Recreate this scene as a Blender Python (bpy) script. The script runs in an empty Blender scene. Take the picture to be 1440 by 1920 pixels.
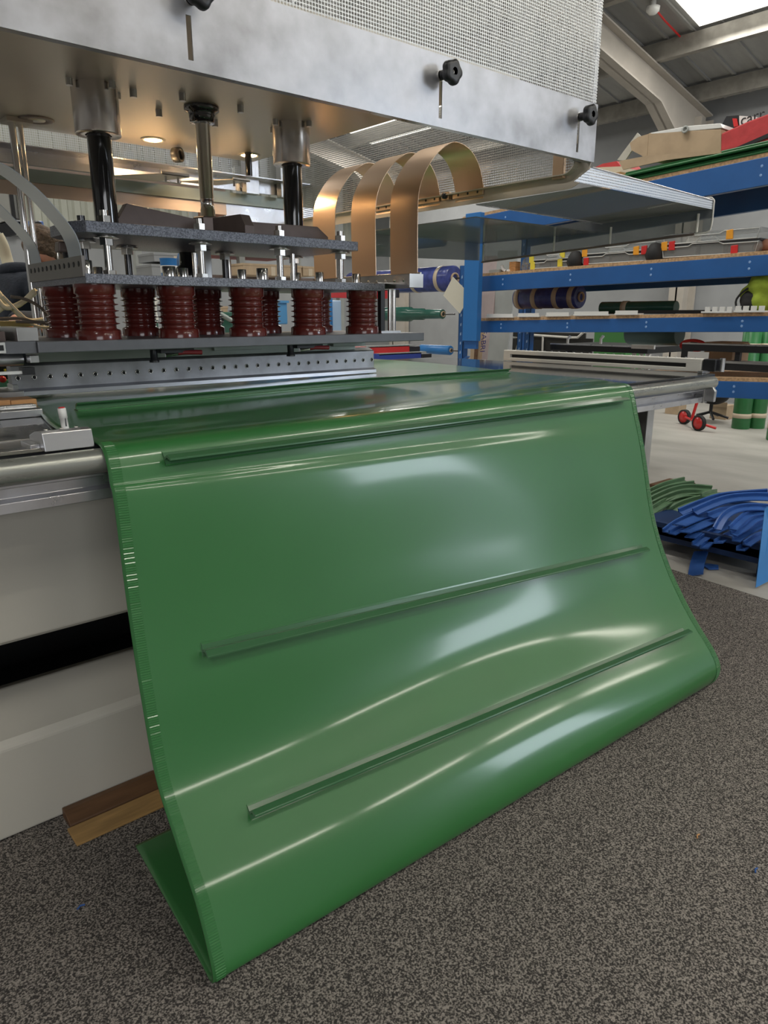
import bpy, math, random
from mathutils import Vector, Matrix
S = bpy.context.scene
COL = S.collection
random.seed(7)
PI = math.pi
# ---------------------------------------------------------------- camera
YAW, PITCH, ROLL, FPX, CH = 0.7091015, 0.2682683, 0.0012118, 1348.7, 1.24
_f = Vector((math.sin(YAW)*math.cos(PITCH), math.cos(YAW)*math.cos(PITCH), -math.sin(PITCH)))
_r = _f.cross(Vector((0, 0, 1))).normalized(); _d = _f.cross(_r)
RR = _r*math.cos(ROLL)+_d*math.sin(ROLL); DD = -_r*math.sin(ROLL)+_d*math.cos(ROLL)
cd = bpy.data.cameras.new('camera'); cam = bpy.data.objects.new('camera', cd); COL.objects.link(cam)
cam.matrix_world = Matrix(((RR.x, -DD.x, -_f.x, 0), (RR.y, -DD.y, -_f.y, 0), (RR.z, -DD.z, -_f.z, CH), (0, 0, 0, 1)))
cd.sensor_fit = 'HORIZONTAL'; cd.sensor_width = 36; cd.lens = 36*FPX/1440; cd.clip_start = .02; cd.clip_end = 200
S.camera = cam
def at(u, v, X=None, Y=None, Z=None):
    """point of the place seen at a photo pixel, on one world plane"""
    w = RR*(u-720)+DD*(v-960)+_f*FPX
    t = X/w.x if X is not None else (Y/w.y if Y is not None else (Z-CH)/w.z)
    return Vector((0, 0, CH))+w*t
# ---------------------------------------------------------------- world, lights, exposure
S.view_settings.view_transform = 'Standard'; S.view_settings.look = 'None'
S.view_settings.gamma = 1; S.view_settings.use_curve_mapping = False
S.view_settings.exposure = 0.40
W = bpy.data.worlds.new('sky'); S.world = W; W.use_nodes = True
wn = W.node_tree.nodes; bg = wn['Background']; bg.inputs[0].default_value = (.72, .84, 1, 1); bg.inputs[1].default_value = .9
def area(name, loc, rot, sx, sy, power, col):
    l = bpy.data.lights.new(name, 'AREA'); l.shape = 'RECTANGLE'; l.size = sx; l.size_y = sy; l.energy = power; l.color = col
    o = bpy.data.objects.new(name, l); COL.objects.link(o); o.location = loc; o.rotation_euler = rot; return o
# daylight entering by the open roller door behind the camera
area('door_daylight', (7.7, -6.2, 3.1), (math.radians(87), 0, 0), 2.3, 1.7, 85, (.80, .89, 1))
area('front_fill', (-2.0, -5.9, 2.3), (math.radians(90), 0, 0), 4.6, 2.2, 75, (.95, .97, 1))  # added fill for the under-lit low front; the wall has no window here
# daylight passing the roof lights
RZ = lambda x: 6.41-.22*x if x > 0 else 6.41+.22*x       # underside of the roof
SKY = [(8.35, 3.35), (8.9, 9.9), (3.0, 3.6), (3.0, 9.5), (-3.0, -2.5), (-3.0, 4.0), (-3.0, 10)]
for i, (x, y) in enumerate(SKY):
    area('roof_daylight', (x, y, RZ(x)-.30), (0, 0, 0), 1.0, 2.6, 75, (1, .97, .90))
# ---------------------------------------------------------------- materials
MT = {}
def mat(name, col, rough=.5, metal=0., var=0., vs=8., bump=0., bs=60., coat=0., spec=.5, col2=None, stretch=None, emit=None, es=0., alpha=1., rv=0.):
    if name in MT: return MT[name]
    m = bpy.data.materials.new(name); m.use_nodes = True; nt = m.node_tree; N = nt.nodes; L = nt.links
    b = N['Principled BSDF']; b.inputs['Base Color'].default_value = (*col, 1); b.inputs['Roughness'].default_value = rough
    b.inputs['Metallic'].default_value = metal; b.inputs['Coat Weight'].default_value = coat; b.inputs['Coat Roughness'].default_value = .10 if name == 'green_pvc' else .06
    b.inputs['Specular IOR Level'].default_value = spec; b.inputs['Alpha'].default_value = alpha
    if emit: b.inputs['Emission Color'].default_value = (*emit, 1); b.inputs['Emission Strength'].default_value = es
    if var or bump or col2 or rv:
        tc = N.new('ShaderNodeTexCoord'); mp = N.new('ShaderNodeMapping'); L.new(tc.outputs['Object'], mp.inputs[0])
        if stretch: mp.inputs['Scale'].default_value = stretch
    if var or col2 or rv:
        n = N.new('ShaderNodeTexNoise'); n.inputs['Scale'].default_value = vs; n.inputs['Detail'].default_value = 5
        L.new(mp.outputs[0], n.inputs['Vector'])
        if var or col2:
            r = N.new('ShaderNodeValToRGB'); L.new(n.outputs['Fac'], r.inputs[0])
            c2 = col2 or tuple(min(1, c*(1+var)) for c in col); c1 = col if col2 else tuple(c*(1-var) for c in col)
            r.color_ramp.elements[0].position = .35; r.color_ramp.elements[1].position = .65
            r.color_ramp.elements[0].color = (*c1, 1); r.color_ramp.elements[1].color = (*c2, 1); L.new(r.outputs[0], b.inputs['Base Color'])
        if rv:
            k = N.new('ShaderNodeMapRange'); k.inputs[1].default_value = .3; k.inputs[2].default_value = .7
            k.inputs[3].default_value = max(0, rough-rv); k.inputs[4].default_value = rough+rv
            L.new(n.outputs['Fac'], k.inputs[0]); L.new(k.outputs[0], b.inputs['Roughness'])
    if bump:
        n2 = N.new('ShaderNodeTexNoise'); n2.inputs['Scale'].default_value = bs; n2.inputs['Detail'].default_value = 3
        L.new(mp.outputs[0], n2.inputs['Vector']); bp = N.new('ShaderNodeBump'); bp.inputs['Strength'].default_value = bump
        bp.inputs['Distance'].default_value = .01; L.new(n2.outputs['Fac'], bp.inputs['Height']); L.new(bp.outputs[0], b.inputs['Normal'])
    MT[name] = m; return m
def perf(name, axes, pitch, hole, col, rough=.4, metal=.7):
    """sheet metal pierced by round holes on a square grid (a pattern fixed to the sheet itself)"""
    m = bpy.data.materials.new(name); m.use_nodes = True; nt = m.node_tree; N = nt.nodes; L = nt.links
    b = N['Principled BSDF']; b.inputs['Base Color'].default_value = (*col, 1); b.inputs['Roughness'].default_value = rough; b.inputs['Metallic'].default_value = metal
    tc = N.new('ShaderNodeTexCoord'); sp = N.new('ShaderNodeSeparateXYZ'); L.new(tc.outputs['Object'], sp.inputs[0])
    def mth(op, a, v=None, c=None):
        n = N.new('ShaderNodeMath'); n.operation = op; L.new(a, n.inputs[0])
        if v is not None: n.inputs[1].default_value = v
        if c is not None: L.new(c, n.inputs[1])
        return n.outputs[0]
    sq = []
    for a in axes:
        f = mth('FRACT', mth('MULTIPLY', sp.outputs[a], 1/pitch)); g = mth('SUBTRACT', f, .5); sq.append(mth('MULTIPLY', g, None, g))
    d = mth('ADD', sq[0], None, sq[1]); h = mth('LESS_THAN', d, hole*hole)
    tr = N.new('ShaderNodeBsdfTransparent'); mx = N.new('ShaderNodeMixShader'); out = N['Material Output']
    L.new(h, mx.inputs[0]); L.new(b.outputs[0], mx.inputs[1]); L.new(tr.outputs[0], mx.inputs[2]); L.new(mx.outputs[0], out.inputs[0])
    return m
def clear(name, col, op, rough=.08):
    m = bpy.data.materials.new(name); m.use_nodes = True; nt = m.node_tree; N = nt.nodes; L = nt.links
    b = N['Principled BSDF']; b.inputs['Base Color'].default_value = (*col, 1); b.inputs['Roughness'].default_value = rough
    tr = N.new('ShaderNodeBsdfTransparent'); tr.inputs[0].default_value = (.93, .95, .95, 1)
    lw = N.new('ShaderNodeLayerWeight'); lw.inputs[0].default_value = .25
    k = N.new('ShaderNodeMapRange'); k.inputs[3].default_value = op; k.inputs[4].default_value = min(1, op+.5); L.new(lw.outputs['Fresnel'], k.inputs[0])
    mx = N.new('ShaderNodeMixShader'); L.new(k.outputs[0], mx.inputs[0]); L.new(tr.outputs[0], mx.inputs[1]); L.new(b.outputs[0], mx.inputs[2])
    L.new(mx.outputs[0], N['Material Output'].inputs[0]); return m
GREEN = mat('green_pvc', (.034, .172, .045), .36, var=.05, vs=2.5, bump=.012, bs=420, spec=.5, rv=.04, coat=.7)
GREENC = mat('green_pvc_cleat', (.050, .150, .065), .22, coat=.15)
STEEL = mat('stainless_steel', (.60, .58, .55), .22, 1, rv=.06, vs=12)
BRUSH = mat('brushed_steel', (.55, .55, .55), .34, 1, var=.12, vs=7, rv=.1, bump=.05, bs=25)
ALU = mat('mill_aluminium', (.66, .66, .69), .30, .9, var=.07, vs=14, rv=.05)
GALV = mat('galvanised_panel', (.33, .33, .345), .38, .72, col2=(.54, .545, .58), vs=9, rv=.10, bump=.02, bs=14)
HOODM = mat('hood_underside', (.52, .48, .42), .38, .75, var=.05, vs=3, rv=.05)
CHROME = mat('chrome', (.80, .78, .76), .14, 1)
BLKROD = mat('black_gloss', (.012, .012, .014), .08, 0, coat=.8)
BLKPL = mat('black_plastic', (.018, .019, .022), .38)
BLKRUB = mat('black_rubber', (.015, .015, .016), .7)
GREYP = mat('speckled_grey_plate', (.13, .138, .165), .36, .25, col2=(.36, .375, .44), vs=260, bump=.2, bs=300, spec=.5)
GREYPS = mat('grey_slab', (.19, .195, .215), .36, .25, var=.06, vs=20, spec=.45)
BROWNP = mat('dark_brown_steel', (.20, .155, .14), .42, .35, var=.08, vs=15)
BRICKR = mat('insulator_red_brown', (.15, .024, .019), .20, 0, var=.08, vs=12, coat=.5)
COPPER = mat('tinned_copper', (.72, .52, .36), .34, .95)
STRAPG = mat('grey_strap', (.46, .50, .53), .32, .9)
CREAM = mat('cream_powder_coat', (.60, .575, .51), .42, 0, var=.02, vs=3, bump=.02, bs=300)
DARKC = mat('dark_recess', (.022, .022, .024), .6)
WOODY = mat('yellow_wood', (.42, .25, .09), .5, var=.22, vs=6, stretch=(1, 8, 8), coat=.1)
WOODB = mat('brown_wood', (.13, .065, .03), .5, var=.2, vs=6, stretch=(1, 8, 8))
ORNG = mat('orange_wood', (.55, .28, .11), .45, var=.2, vs=8, stretch=(1, 9, 9))
TABLE = mat('polished_table_top', (.10, .105, .11), .07, .55, rv=.02, vs=4)
TABLES = mat('worn_steel_table', (.34, .33, .32), .22, .95, var=.14, vs=6, rv=.12)
WHITEM = mat('white_powder_coat', (.78, .76, .70), .42)
WHITEP = mat('white_plastic', (.80, .80, .78), .4)
RED = mat('red_plastic', (.62, .03, .03), .35)
REDF = mat('red_fabric', (.55, .055, .06), .75, var=.12, vs=12, bump=.2, bs=30)
BLUER = mat('blue_rack_paint', (.022, .115, .36), .36, 0, var=.07, vs=5, coat=.2)
CHIP = mat('chipboard', (.52, .33, .18), .8, var=.25, vs=70, bump=.2, bs=90)
CARD = mat('cardboard', (.47, .35, .23), .8, var=.08, vs=9, bump=.06, bs=30)
WHITEW = mat('white_wall', (.30, .31, .32), .7, var=.05, vs=3, bump=.06, bs=12)
CLAD = mat('cream_cladding', (.42, .43, .37), .5, var=.05, vs=3)
ROOFM = mat('roof_liner', (.33, .33, .32), .55, .1, var=.07, vs=4, stretch=(.3, 3, 3))
PURL = mat('galvanised_purlin', (.30, .285, .255), .5, .35, var=.14, vs=9)
RAFT = mat('painted_rafter', (.42, .385, .34), .6, var=.07, vs=4)
NAVY = mat('navy_wrap', (.05, .07, .28), .32, var=.25, vs=18, bump=.5, bs=22, coat=.2)
TAPE = mat('packing_tape', (.60, .50, .37), .35)
DGREEN = mat('dark_green_roll', (.03, .12, .09), .25, var=.1, vs=8, coat=.3)
MGREEN = mat('green_roll', (.028, .165, .05), .34, var=.14, vs=5)
BLUEST = mat('blue_belt_strip', (.030, .105, .36), .45, var=.10, vs=10)
BLUEM = mat('mid_blue', (.03, .19, .50), .35, var=.08, vs=6)
GREYC = mat('grey_board', (.36, .375, .36), .7, var=.06, vs=6)
PINKC = mat('pinkish_board', (.42, .345, .335), .8, var=.08, vs=7)
STRG = mat('green_belt_strip', (.115, .21, .115), .42, var=.14, vs=12)
SKIN = mat('skin', (.62, .30, .20), .5, var=.05, vs=20)
HAIRM = mat('brown_hair', (.13, .085, .055), .7, var=.4, vs=55, bump=1, bs=90)
NAVYC = mat('navy_cloth', (.020, .026, .040), .85, var=.15, vs=30, bump=.3, bs=80)
CREAMC = mat('cream_cable', (.72, .66, .48), .5)
YELL = mat('yellow_plastic', (.75, .62, .06), .4)
ORAN = mat('orange_plastic', (.85, .36, .03), .4)
HIVIS = mat('hi_vis_cloth', (.32, .42, .04), .8, var=.2, vs=12, bump=.4, bs=25)
TEALW = mat('grey_green_plate', (.32, .36, .33), .35, .4, var=.06, vs=6)
SMOKE = clear('clear_plastic', (.24, .25, .245), .48)
SMOKEB = clear('smoky_plastic', (.30, .315, .31), .62)
CLEARB = clear('clear_box_plastic', (.62, .64, .64), .26)
PERF_XZ = perf('perforated_sheet_xz', (0, 2), .0085, .40, (.55, .56, .56))
PERF_YZ = perf('perforated_sheet_yz', (1, 2), .0085, .37, (.52, .52, .51))
PERF_XY = perf('perforated_sheet_xy', (0, 1), .0085, .17, (.22, .225, .22), .6, .1)
PERF_S = perf('perforated_strip', (0, 2), .0085, .27, (.80, .84, .90))
# ---------------------------------------------------------------- mesh helpers
class MB:
    def __init__(s): s.v = []; s.f = []; s.sm = []
    def add(s, vs, fs, smooth=False):
        o = len(s.v); s.v += [tuple(p) for p in vs]
        for f in fs: s.f.append([i+o for i in f]); s.sm.append(smooth)
        return s
    def box(s, a, b, R=None, c=None):
        x0, y0, z0 = a; x1, y1, z1 = b
        vs = [Vector(p) for p in ((x0, y0, z0), (x1, y0, z0), (x1, y1, z0), (x0, y1, z0), (x0, y0, z1), (x1, y0, z1), (x1, y1, z1), (x0, y1, z1))]
        if R is not None:
            c = Vector(c) if c is not None else sum(vs, Vector())/8
            vs = [R @ (p-c)+c for p in vs]
        return s.add(vs, [(0, 3, 2, 1), (4, 5, 6, 7), (0, 1, 5, 4), (1, 2, 6, 5), (2, 3, 7, 6), (3, 0, 4, 7)])
    def lathe(s, p0, axis, prof, n=20, caps=True, phase=0):
        p0 = Vector(p0); ax = Vector(axis).normalized()
        e = ax.orthogonal().normalized(); g = ax.cross(e); vs = []; fs = []
        for (t, r) in prof:
            for k in range(n):
                a = 2*PI*k/n+phase; vs.append(p0+ax*t+(e*math.cos(a)+g*math.sin(a))*r)
        for i in range(len(prof)-1):
            for k in range(n): fs.append((i*n+k, i*n+(k+1) % n, (i+1)*n+(k+1) % n, (i+1)*n+k))
        s.add(vs, fs, n > 8)
        if caps:
            m = len(prof)-1
            s.add(vs[:n], [tuple(range(n))[::-1]]); s.add(vs[m*n:], [tuple(range(n))])
        return s
    def cyl(s, p0, p1, r, n=20, r1=None, phase=0):
        p0 = Vector(p0); p1 = Vector(p1); d = p1-p0
        return s.lathe(p0, d, [(0, r), (d.length, r if r1 is None else r1)], n, True, phase)
    def tube(s, pts, r, n=8):
        P = [Vector(p) for p in pts]; vs = []; fs = []; up = None
        for i, p in enumerate(P):
            t = (P[min(i+1, len(P)-1)]-P[max(i-1, 0)]).normalized()
            if up is None: up = t.orthogonal().normalized()
            up = (up-t*up.dot(t)).normalized(); g = t.cross(up)
            for k in range(n): a = 2*PI*k/n; vs.append(p+(up*math.cos(a)+g*math.sin(a))*r)
        for i in range(len(P)-1):
            for k in range(n): fs.append((i*n+k, i*n+(k+1) % n, (i+1)*n+(k+1) % n, (i+1)*n+k))
        s.add(vs, fs, True); s.add(vs[:n], [tuple(range(n))[::-1]]); s.add(vs[-n:], [tuple(range(n))]); return s
    def prism(s, poly, ext):
        """poly: 3-D points of a planar outline, ext: extrusion vector"""
        P = [Vector(p) for p in poly]; e = Vector(ext); n = len(P)
        s.add(P+[p+e for p in P], [tuple(range(n))[::-1], tuple(range(n, 2*n))]+[(i, (i+1) % n, n+(i+1) % n, n+i) for i in range(n)]); return s
    def sweep(s, path, prof, up=None, smooth=False, closed=True, caps=True):
        """prof in (side, normal) coords swept along path; up = list of normals or one vector"""
        P = [Vector(p) for p in path]; vs = []; fs = []; m = len(prof)
        for i, p in enumerate(P):
            t = (P[min(i+1, len(P)-1)]-P[max(i-1, 0)]).normalized()
            nn = Vector(up[i]) if isinstance(up, list) else Vector(up or (0, 0, 1)); nn = (nn-t*nn.dot(t)).normalized(); sd = t.cross(nn)
            for (a, b) in prof: vs.append(p+sd*a+nn*b)
        for i in range(len(P)-1):
            for k in range(m if closed else m-1): fs.append((i*m+k, i*m+(k+1) % m, (i+1)*m+(k+1) % m, (i+1)*m+k))
        s.add(vs, fs, smooth)
        if closed and caps: s.add(vs[:m], [tuple(range(m))[::-1]]); s.add(vs[-m:], [tuple(range(m))])
        return s
    def grid(s, fn, nu, nv, smooth=True):
        vs = [fn(i/nu, j/nv) for i in range(nu+1) for j in range(nv+1)]
        return s.add(vs, [(i*(nv+1)+j, (i+1)*(nv+1)+j, (i+1)*(nv+1)+j+1, i*(nv+1)+j+1) for i in range(nu) for j in range(nv)], smooth)
    def build(s, name, m, parent=None, bev=0, solid=0, sub=0, flip=True):
        me = bpy.data.meshes.new(name)
        root = parent
        while root is not None and root.parent is not None: root = root.parent
        if root is not None: off = root.location
        else:
            xs = [p[0] for p in s.v]; ys = [p[1] for p in s.v]; zs = [p[2] for p in s.v]
            off = Vector(((min(xs)+max(xs))/2, (min(ys)+max(ys))/2, min(zs)))
        me.from_pydata([(p[0]-off[0], p[1]-off[1], p[2]-off[2]) for p in s.v], [], s.f)
        me.polygons.foreach_set('use_smooth', s.sm); me.update()
        o = bpy.data.objects.new(name, me); COL.objects.link(o)
        for mm in (m if isinstance(m, (list, tuple)) else [m]): me.materials.append(mm)
        if flip and not solid:
            import bmesh
            bm = bmesh.new(); bm.from_mesh(me); bmesh.ops.recalc_face_normals(bm, faces=bm.faces); bm.to_mesh(me); bm.free()
        if parent is not None: o.parent = parent
        else: o.location = off
        if solid: d = o.modifiers.new('s', 'SOLIDIFY'); d.thickness = solid; d.offset = 0
        if bev:
            d = o.modifiers.new('b', 'BEVEL'); d.width = bev; d.segments = 2; d.limit_method = 'ANGLE'; d.angle_limit = .6; d.harden_normals = False
        if sub: d = o.modifiers.new('u', 'SUBSURF'); d.levels = sub; d.render_levels = sub
        return o
def thing(name, label, cat, loc=(0, 0, 0), group=None):
    o = bpy.data.objects.new(name, None); COL.objects.link(o); o.location = loc; o.empty_display_size = .1
    return tag(o, label, cat, group)
def tag(o, label, cat, group=None):
    o['label'] = label; o['category'] = cat
    if group: o['group'] = group
    return o
def struct(o): o['kind'] = 'structure'; return o
def dup(root, delta, label=None, rotz=0):
    r = root.copy(); COL.objects.link(r); r.location = root.location+Vector(delta); r.rotation_euler.z += rotz
    if label: r['label'] = label
    for ch in list(root.children):
        c = ch.copy(); COL.objects.link(c); c.parent = r
        for g in ch.children: d = g.copy(); COL.objects.link(d); d.parent = c
    return r
def ident(parent, proto, delta):
    """another alike piece sharing the mesh of proto"""
    o = proto.copy(); COL.objects.link(o); o.parent = parent; o.location = proto.location+Vector(delta); return o
def cr(pts, n):
    """Catmull-Rom through 3-D (or 2-D) points, n samples per span"""
    P = [Vector(p) for p in pts]; out = []
    for i in range(len(P)-1):
        a = P[max(i-1, 0)]; b = P[i]; c = P[i+1]; d = P[min(i+2, len(P)-1)]
        for k in range(n):
            t = k/n; out.append(.5*((2*b)+(c-a)*t+(2*a-5*b+4*c-d)*t*t+(3*b-a-3*c+d)*t**3))
    return out+[P[-1]]
# ================================================================ the hall
m = MB().box((-7, -6, -.12), (10.9, 14, 0)); fl = struct(m.build('floor', mat('concrete', (.40, .385, .355), .55, var=.10, vs=1.6, bump=.1, bs=20, stretch=(2.5, 1, 1)))); 
cpm = mat('carpet', (.048, .044, .042), .95, col2=(.36, .322, .29), vs=265, bump=.12, bs=340, spec=.15)
for n_ in cpm.node_tree.nodes:
    if n_.type == 'VALTORGB': n_.color_ramp.elements[0].position = .43; n_.color_ramp.elements[1].position = .64
m = MB().prism([(-7, -6, 0), (3.06, -6, 0), (3.20, .6, 0), (3.31, 1.66, 0), (3.33, 3.2, 0), (-7, 3.2, 0)], (0, 0, .006))
tag(m.build('carpet', cpm), 'dark grey-brown speckled carpet under the machine and the belt', 'carpet')
# walls: blockwork below, ribbed cladding above
def ribbed(p0, p1, z0, z1, name, mt, amp=.03, pitch=.16, parent=None, inward=(0, -1, 0)):
    p0 = Vector(p0); p1 = Vector(p1); L = (p1-p0).length; d = (p1-p0)/L; inn = Vector(inward); vs = []; fs = []
    pr = []
    k = 0
    while k*pitch < L:
        for q, a in ((0, 0), (.3, 0), (.42, 1), (.85, 1)): pr.append((min((k+q)*pitch, L), a*amp))
        k += 1
    for (t, a) in pr:
        b = p0+d*t+inn*a; vs += [(b.x, b.y, z0), (b.x, b.y, z1)]
    n = len(pr); fs = [(2*i, 2*i+2, 2*i+3, 2*i+1) for i in range(n-1)]
    return MB().add(vs, fs).build(name, mt, parent, flip=False)
wb = struct(MB().box((-7, 13.06, 0), (10.9, 13.3, 6.3)).build('wall_back', WHITEW))
ribbed((-7, 13.0, 0), (10.9, 13.0, 0), 2.45, 6.5, 'cladding', CLAD, parent=wb, amp=.05, pitch=.21)
struct(MB().box((10.6, -6, 0), (10.9, 13.3, 4.2)).build('wall_right', WHITEW))
struct(MB().box((-7.3, -6, 0), (-7, 13.3, 5)).build('wall_left', WHITEW))
m = MB().box((-7.3, -6.3, 0), (6.0, -6, 6.5)).box((6.0, -6.3, 0), (9.4, -6, 1.8)).box((9.4, -6.3, 0), (10.9, -6, 6.5)).box((6.0, -6.3, 4.3), (9.4, -6, 6.5))
struct(m.build('wall_front', WHITEW))
# roof: liner sheets with roof lights, purlins along Y, portal rafters along X
ce = struct(MB().add([(0, -6.3, 6.41), (10.9, -6.3, RZ(10.9)), (10.9, 13.3, RZ(10.9)), (0, 13.3, 6.41), (-7.3, 13.3, RZ(-7.3)), (-7.3, -6.3, RZ(-7.3))],
        [(0, 1, 2, 3), (0, 3, 4, 5)]).build('ceiling', ROOFM, flip=False))
m = MB(); k = -6.2
rib = MB()
while k < 13:
    rib.box((0, -.02, -.02), (10.9, .02, 0)); k = 99
r0 = None
y = -6.0
while y < 13:
    mm = MB().prism([(0, y, 6.41), (10.85, y, RZ(10.85)), (10.85, y, RZ(10.85)-.022), (0, y, 6.388)], (0, .035, 0))
    if r0 is None: r0 = mm.build('liner_rib', ROOFM, ce)
    else: ident(ce, r0, (0, y+6.0, 0))
    y += .33
SKM = mat('rooflight', (.9, .88, .8), .5, emit=(1, .97, .88), es=1.7, var=.03, vs=4)
for (x, y) in SKY:
    q = lambda xx: RZ(xx)-.03
    mm = MB().prism([(x-.55, y-1.45, q(x-.55)), (x+.55, y-1.45, q(x+.55)), (x+.55, y+1.45, q(x+.55)), (x-.55, y+1.45, q(x-.55))], (0, 0, .02))
    mm.build('rooflight', SKM, ce)
def purlin(x):
    z = RZ(x)-.035; s = 1 if x > 0 else -1
    m = MB().prism([(x-.035, -6, z), (x+.04, -6, z), (x+.04, -6, z-.012), (x-.02, -6, z-.012), (x-.02, -6, z-.185), (x+.05, -6, z-.185), (x+.05, -6, z-.165), (x+.065, -6, z-.165), (x+.065, -6, z-.20), (x-.035, -6, z-.20)], (0, 19.2, 0))
    return m.build('purlin', PURL, ce)
for x in (10.1, 8.98, 7.7, 6.5, 5.2, 3.9, 2.6, 1.3, .1, -1.3, -2.6, -3.9, -5.2): purlin(x)
def rafter(y):
    m = MB()
    def ibeam(x0, z0, x1, z1, d0, d1):
        # underside line (x, z) ; top follows the purlins ; web and flanges along Y
        for (a, b, w) in ((0, .02, .11), (None, None, .014), (1, 0, .11)):
            if a == 0: P = [(x0, z0), (x1, z1), (x1, z1+.02), (x0, z0+.02)]
            elif a is None: P = [(x0, z0), (x1, z1), (x1, z1+d1), (x0, z0+d0)]
            else: P = [(x0, z0+d0-.02), (x1, z1+d1-.02), (x1, z1+d1), (x0, z0+d0)]
            m.prism([(p[0], y-w, p[1]) for p in P], (0, 2*w, 0))
    t = lambda x: RZ(x)-.24
    ibeam(0, t(0)-.36, 9.15, t(9.15)-.36, .36, .36)
    ibeam(9.15, t(9.15)-.36, 10.5, t(10.5)-.95, .36, .95)
    ibeam(0, t(0)-.36, -7, t(-7)-.36, .36, .36)
    m.box((10.2, y-.11, 0), (10.22, y+.11, 3.8)).box((10.2, y-.012, 0), (10.55, y+.012, 3.8)).box((10.53, y-.11, 0), (10.55, y+.11, 3.8))
    return m.build('rafter', RAFT, ce)
for y in (5.45, -.2, 11.6): rafter(y)
# smoke detector with its red cable
t = thing('smoke_detector', 'round white smoke detector with red cable under the roof liner', 'detector', at(1222, 44, Y=4.6))
c = at(1222, 44, Y=1) - Vector((0, 0, CH)); c = Vector((0, 0, CH))+c*((6.41-.22-CH)/(c.z+.22*c.x)); t.location = c; zt = RZ(c.x)
m = MB().lathe((c.x, c.y, zt), (0, 0, -1), [(0, .03), (.05, .03), (.06, .075), (.10, .07), (.13, .04), (.135, .0)], 16, False); m.build('sensor_head', WHITEP, t)
MB().tube([(c.x+.02, c.y, zt-.06), (c.x+.3, c.y+.02, zt-.12), (c.x+.7, c.y+.03, zt-.20)], .012, 6).build('cable', RED, t)
# long lamps under the roof
n_ = 0
for (yr, row, xs_) in ((-1.1, 'nearer row', (1.6, 3.5, 5.4, 7.3, 9.2)), (-3.4, 'row by the roller door', (2.4, 4.3, 6.2, 8.1))):
    for j, x in enumerate(xs_):
        z = 4.15; y = yr
        t = thing('ceiling_light', 'long white batten lamp, %s, %s from the press side' % (row, ('first', 'second', 'third', 'fourth', 'fifth')[j]), 'lamp', (x, y, z), 'batten lamps under the roof')
        MB().prism([(x-.75, y-.07, z+.02), (x-.75, y+.07, z+.02), (x-.75, y+.03, z+.09), (x-.75, y-.03, z+.09)], (1.5, 0, 0)).build('housing', WHITEM, t)
        MB().box((x-.73, y-.065, z), (x+.73, y+.065, z+.02)).build('diffuser', mat('lamp_diffuser', (1, 1, 1), .5, emit=(1, .95, .82), es=24), t)
        for xx in (x-.6, x+.6): MB().tube([(xx, y, z+.09), (xx, y, RZ(xx))], .004, 6).build('hanger', STEEL, t)
# ================================================================ table and machine base
RY, RZC, RRD = 1.485, .950, .026
t = thing('machine_base', 'cream sheet-metal machine base with dark open recess, left of the belt', 'cabinet', (.2, 1.9, 0))
T0 = -1.2
def slab(poly, x0, x1): return MB().prism([(x0, p[0], p[1]) for p in poly], (x1-x0, 0, 0))
slab([(1.72, .010), (1.95, .010), (1.95, .30), (1.88, .325), (1.76, .272), (1.735, .262), (1.72, .245)], T0, 1.9).build('lower_casing', CREAM, t, bev=.006)  # ledge ends where the upper panel's shade begins
slab([(1.68, .530), (1.69, .520), (1.74, .520), (1.74, .885), (1.68, .885)], T0, 1.9).build('upper_panel', CREAM, t, bev=.004)
slab([(1.95, .03), (2.62, .03), (2.62, .885), (2.65, .885), (2.65, .02), (1.95, .02)], T0, 1.9).build('recess_back', DARKC, t)  # near-black colour puts the recess's deep shade into the material
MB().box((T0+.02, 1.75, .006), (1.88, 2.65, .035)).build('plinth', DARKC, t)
MB().box((T0, 1.69, .87), (1.9, 2.7, .89)).build('upper_shelf', CREAM, t)
# slot in the upper panel
a = at(92, 945, Y=1.678); MB().box((T0, 1.6785, a.z-.007), (a.x-.007, 1.6805, a.z+.007)).lathe((a.x-.007, 1.6785, a.z), (0, 1, 0), [(0, .007), (.002, .007)], 14).build('slot', DARKC, t)
# aluminium side rail under the roller
t = thing('side_rail', 'long aluminium extrusion rail running beneath the grey roller', 'rail', (1, 1.5, .86))
slab([(1.50, .865), (1.56, .865), (1.56, .935), (1.50, .935), (1.50, .915), (1.525, .912), (1.525, .890), (1.50, .887)], T0, 3.16).build('extrusion', ALU, t, bev=.0015)
MB().box((3.13, 1.495, .862), (3.165, 1.565, .925)).build('end_plate', BRUSH, t, bev=.002)
MB().box((3.05, 1.497, .893), (3.12, 1.4985, .906)).build('rail_slot', DARKC, t)
t = thing('roller', 'long grey metal tube roller along the table edge, partly under the belt', 'roller', (1, RY, RZC))
MB().cyl((T0, RY, RZC), (3.175, RY, RZC), RRD, 28).build('tube', mat('roller_grey', (.36, .37, .34), .3, .6, var=.08, vs=30, rv=.06, stretch=(.2, 1, 1)), t, bev=.002)
MB().lathe((3.175, RY, RZC), (1, 0, 0), [(0, .018), (.006, .018), (.008, .012), (.022, .012), (.024, .008), (.03, .0)], 12, False).build('axle_end', CHROME, t)
MB().prism([(3.145, RY-.028, .868), (3.145, RY+.06, .868), (3.145, RY+.06, .93), (3.145, RY-.015, .935), (3.145, RY-.03, .915)], (.02, 0, 0)).build('bearing_bracket', BRUSH, t, bev=.003)
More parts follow.
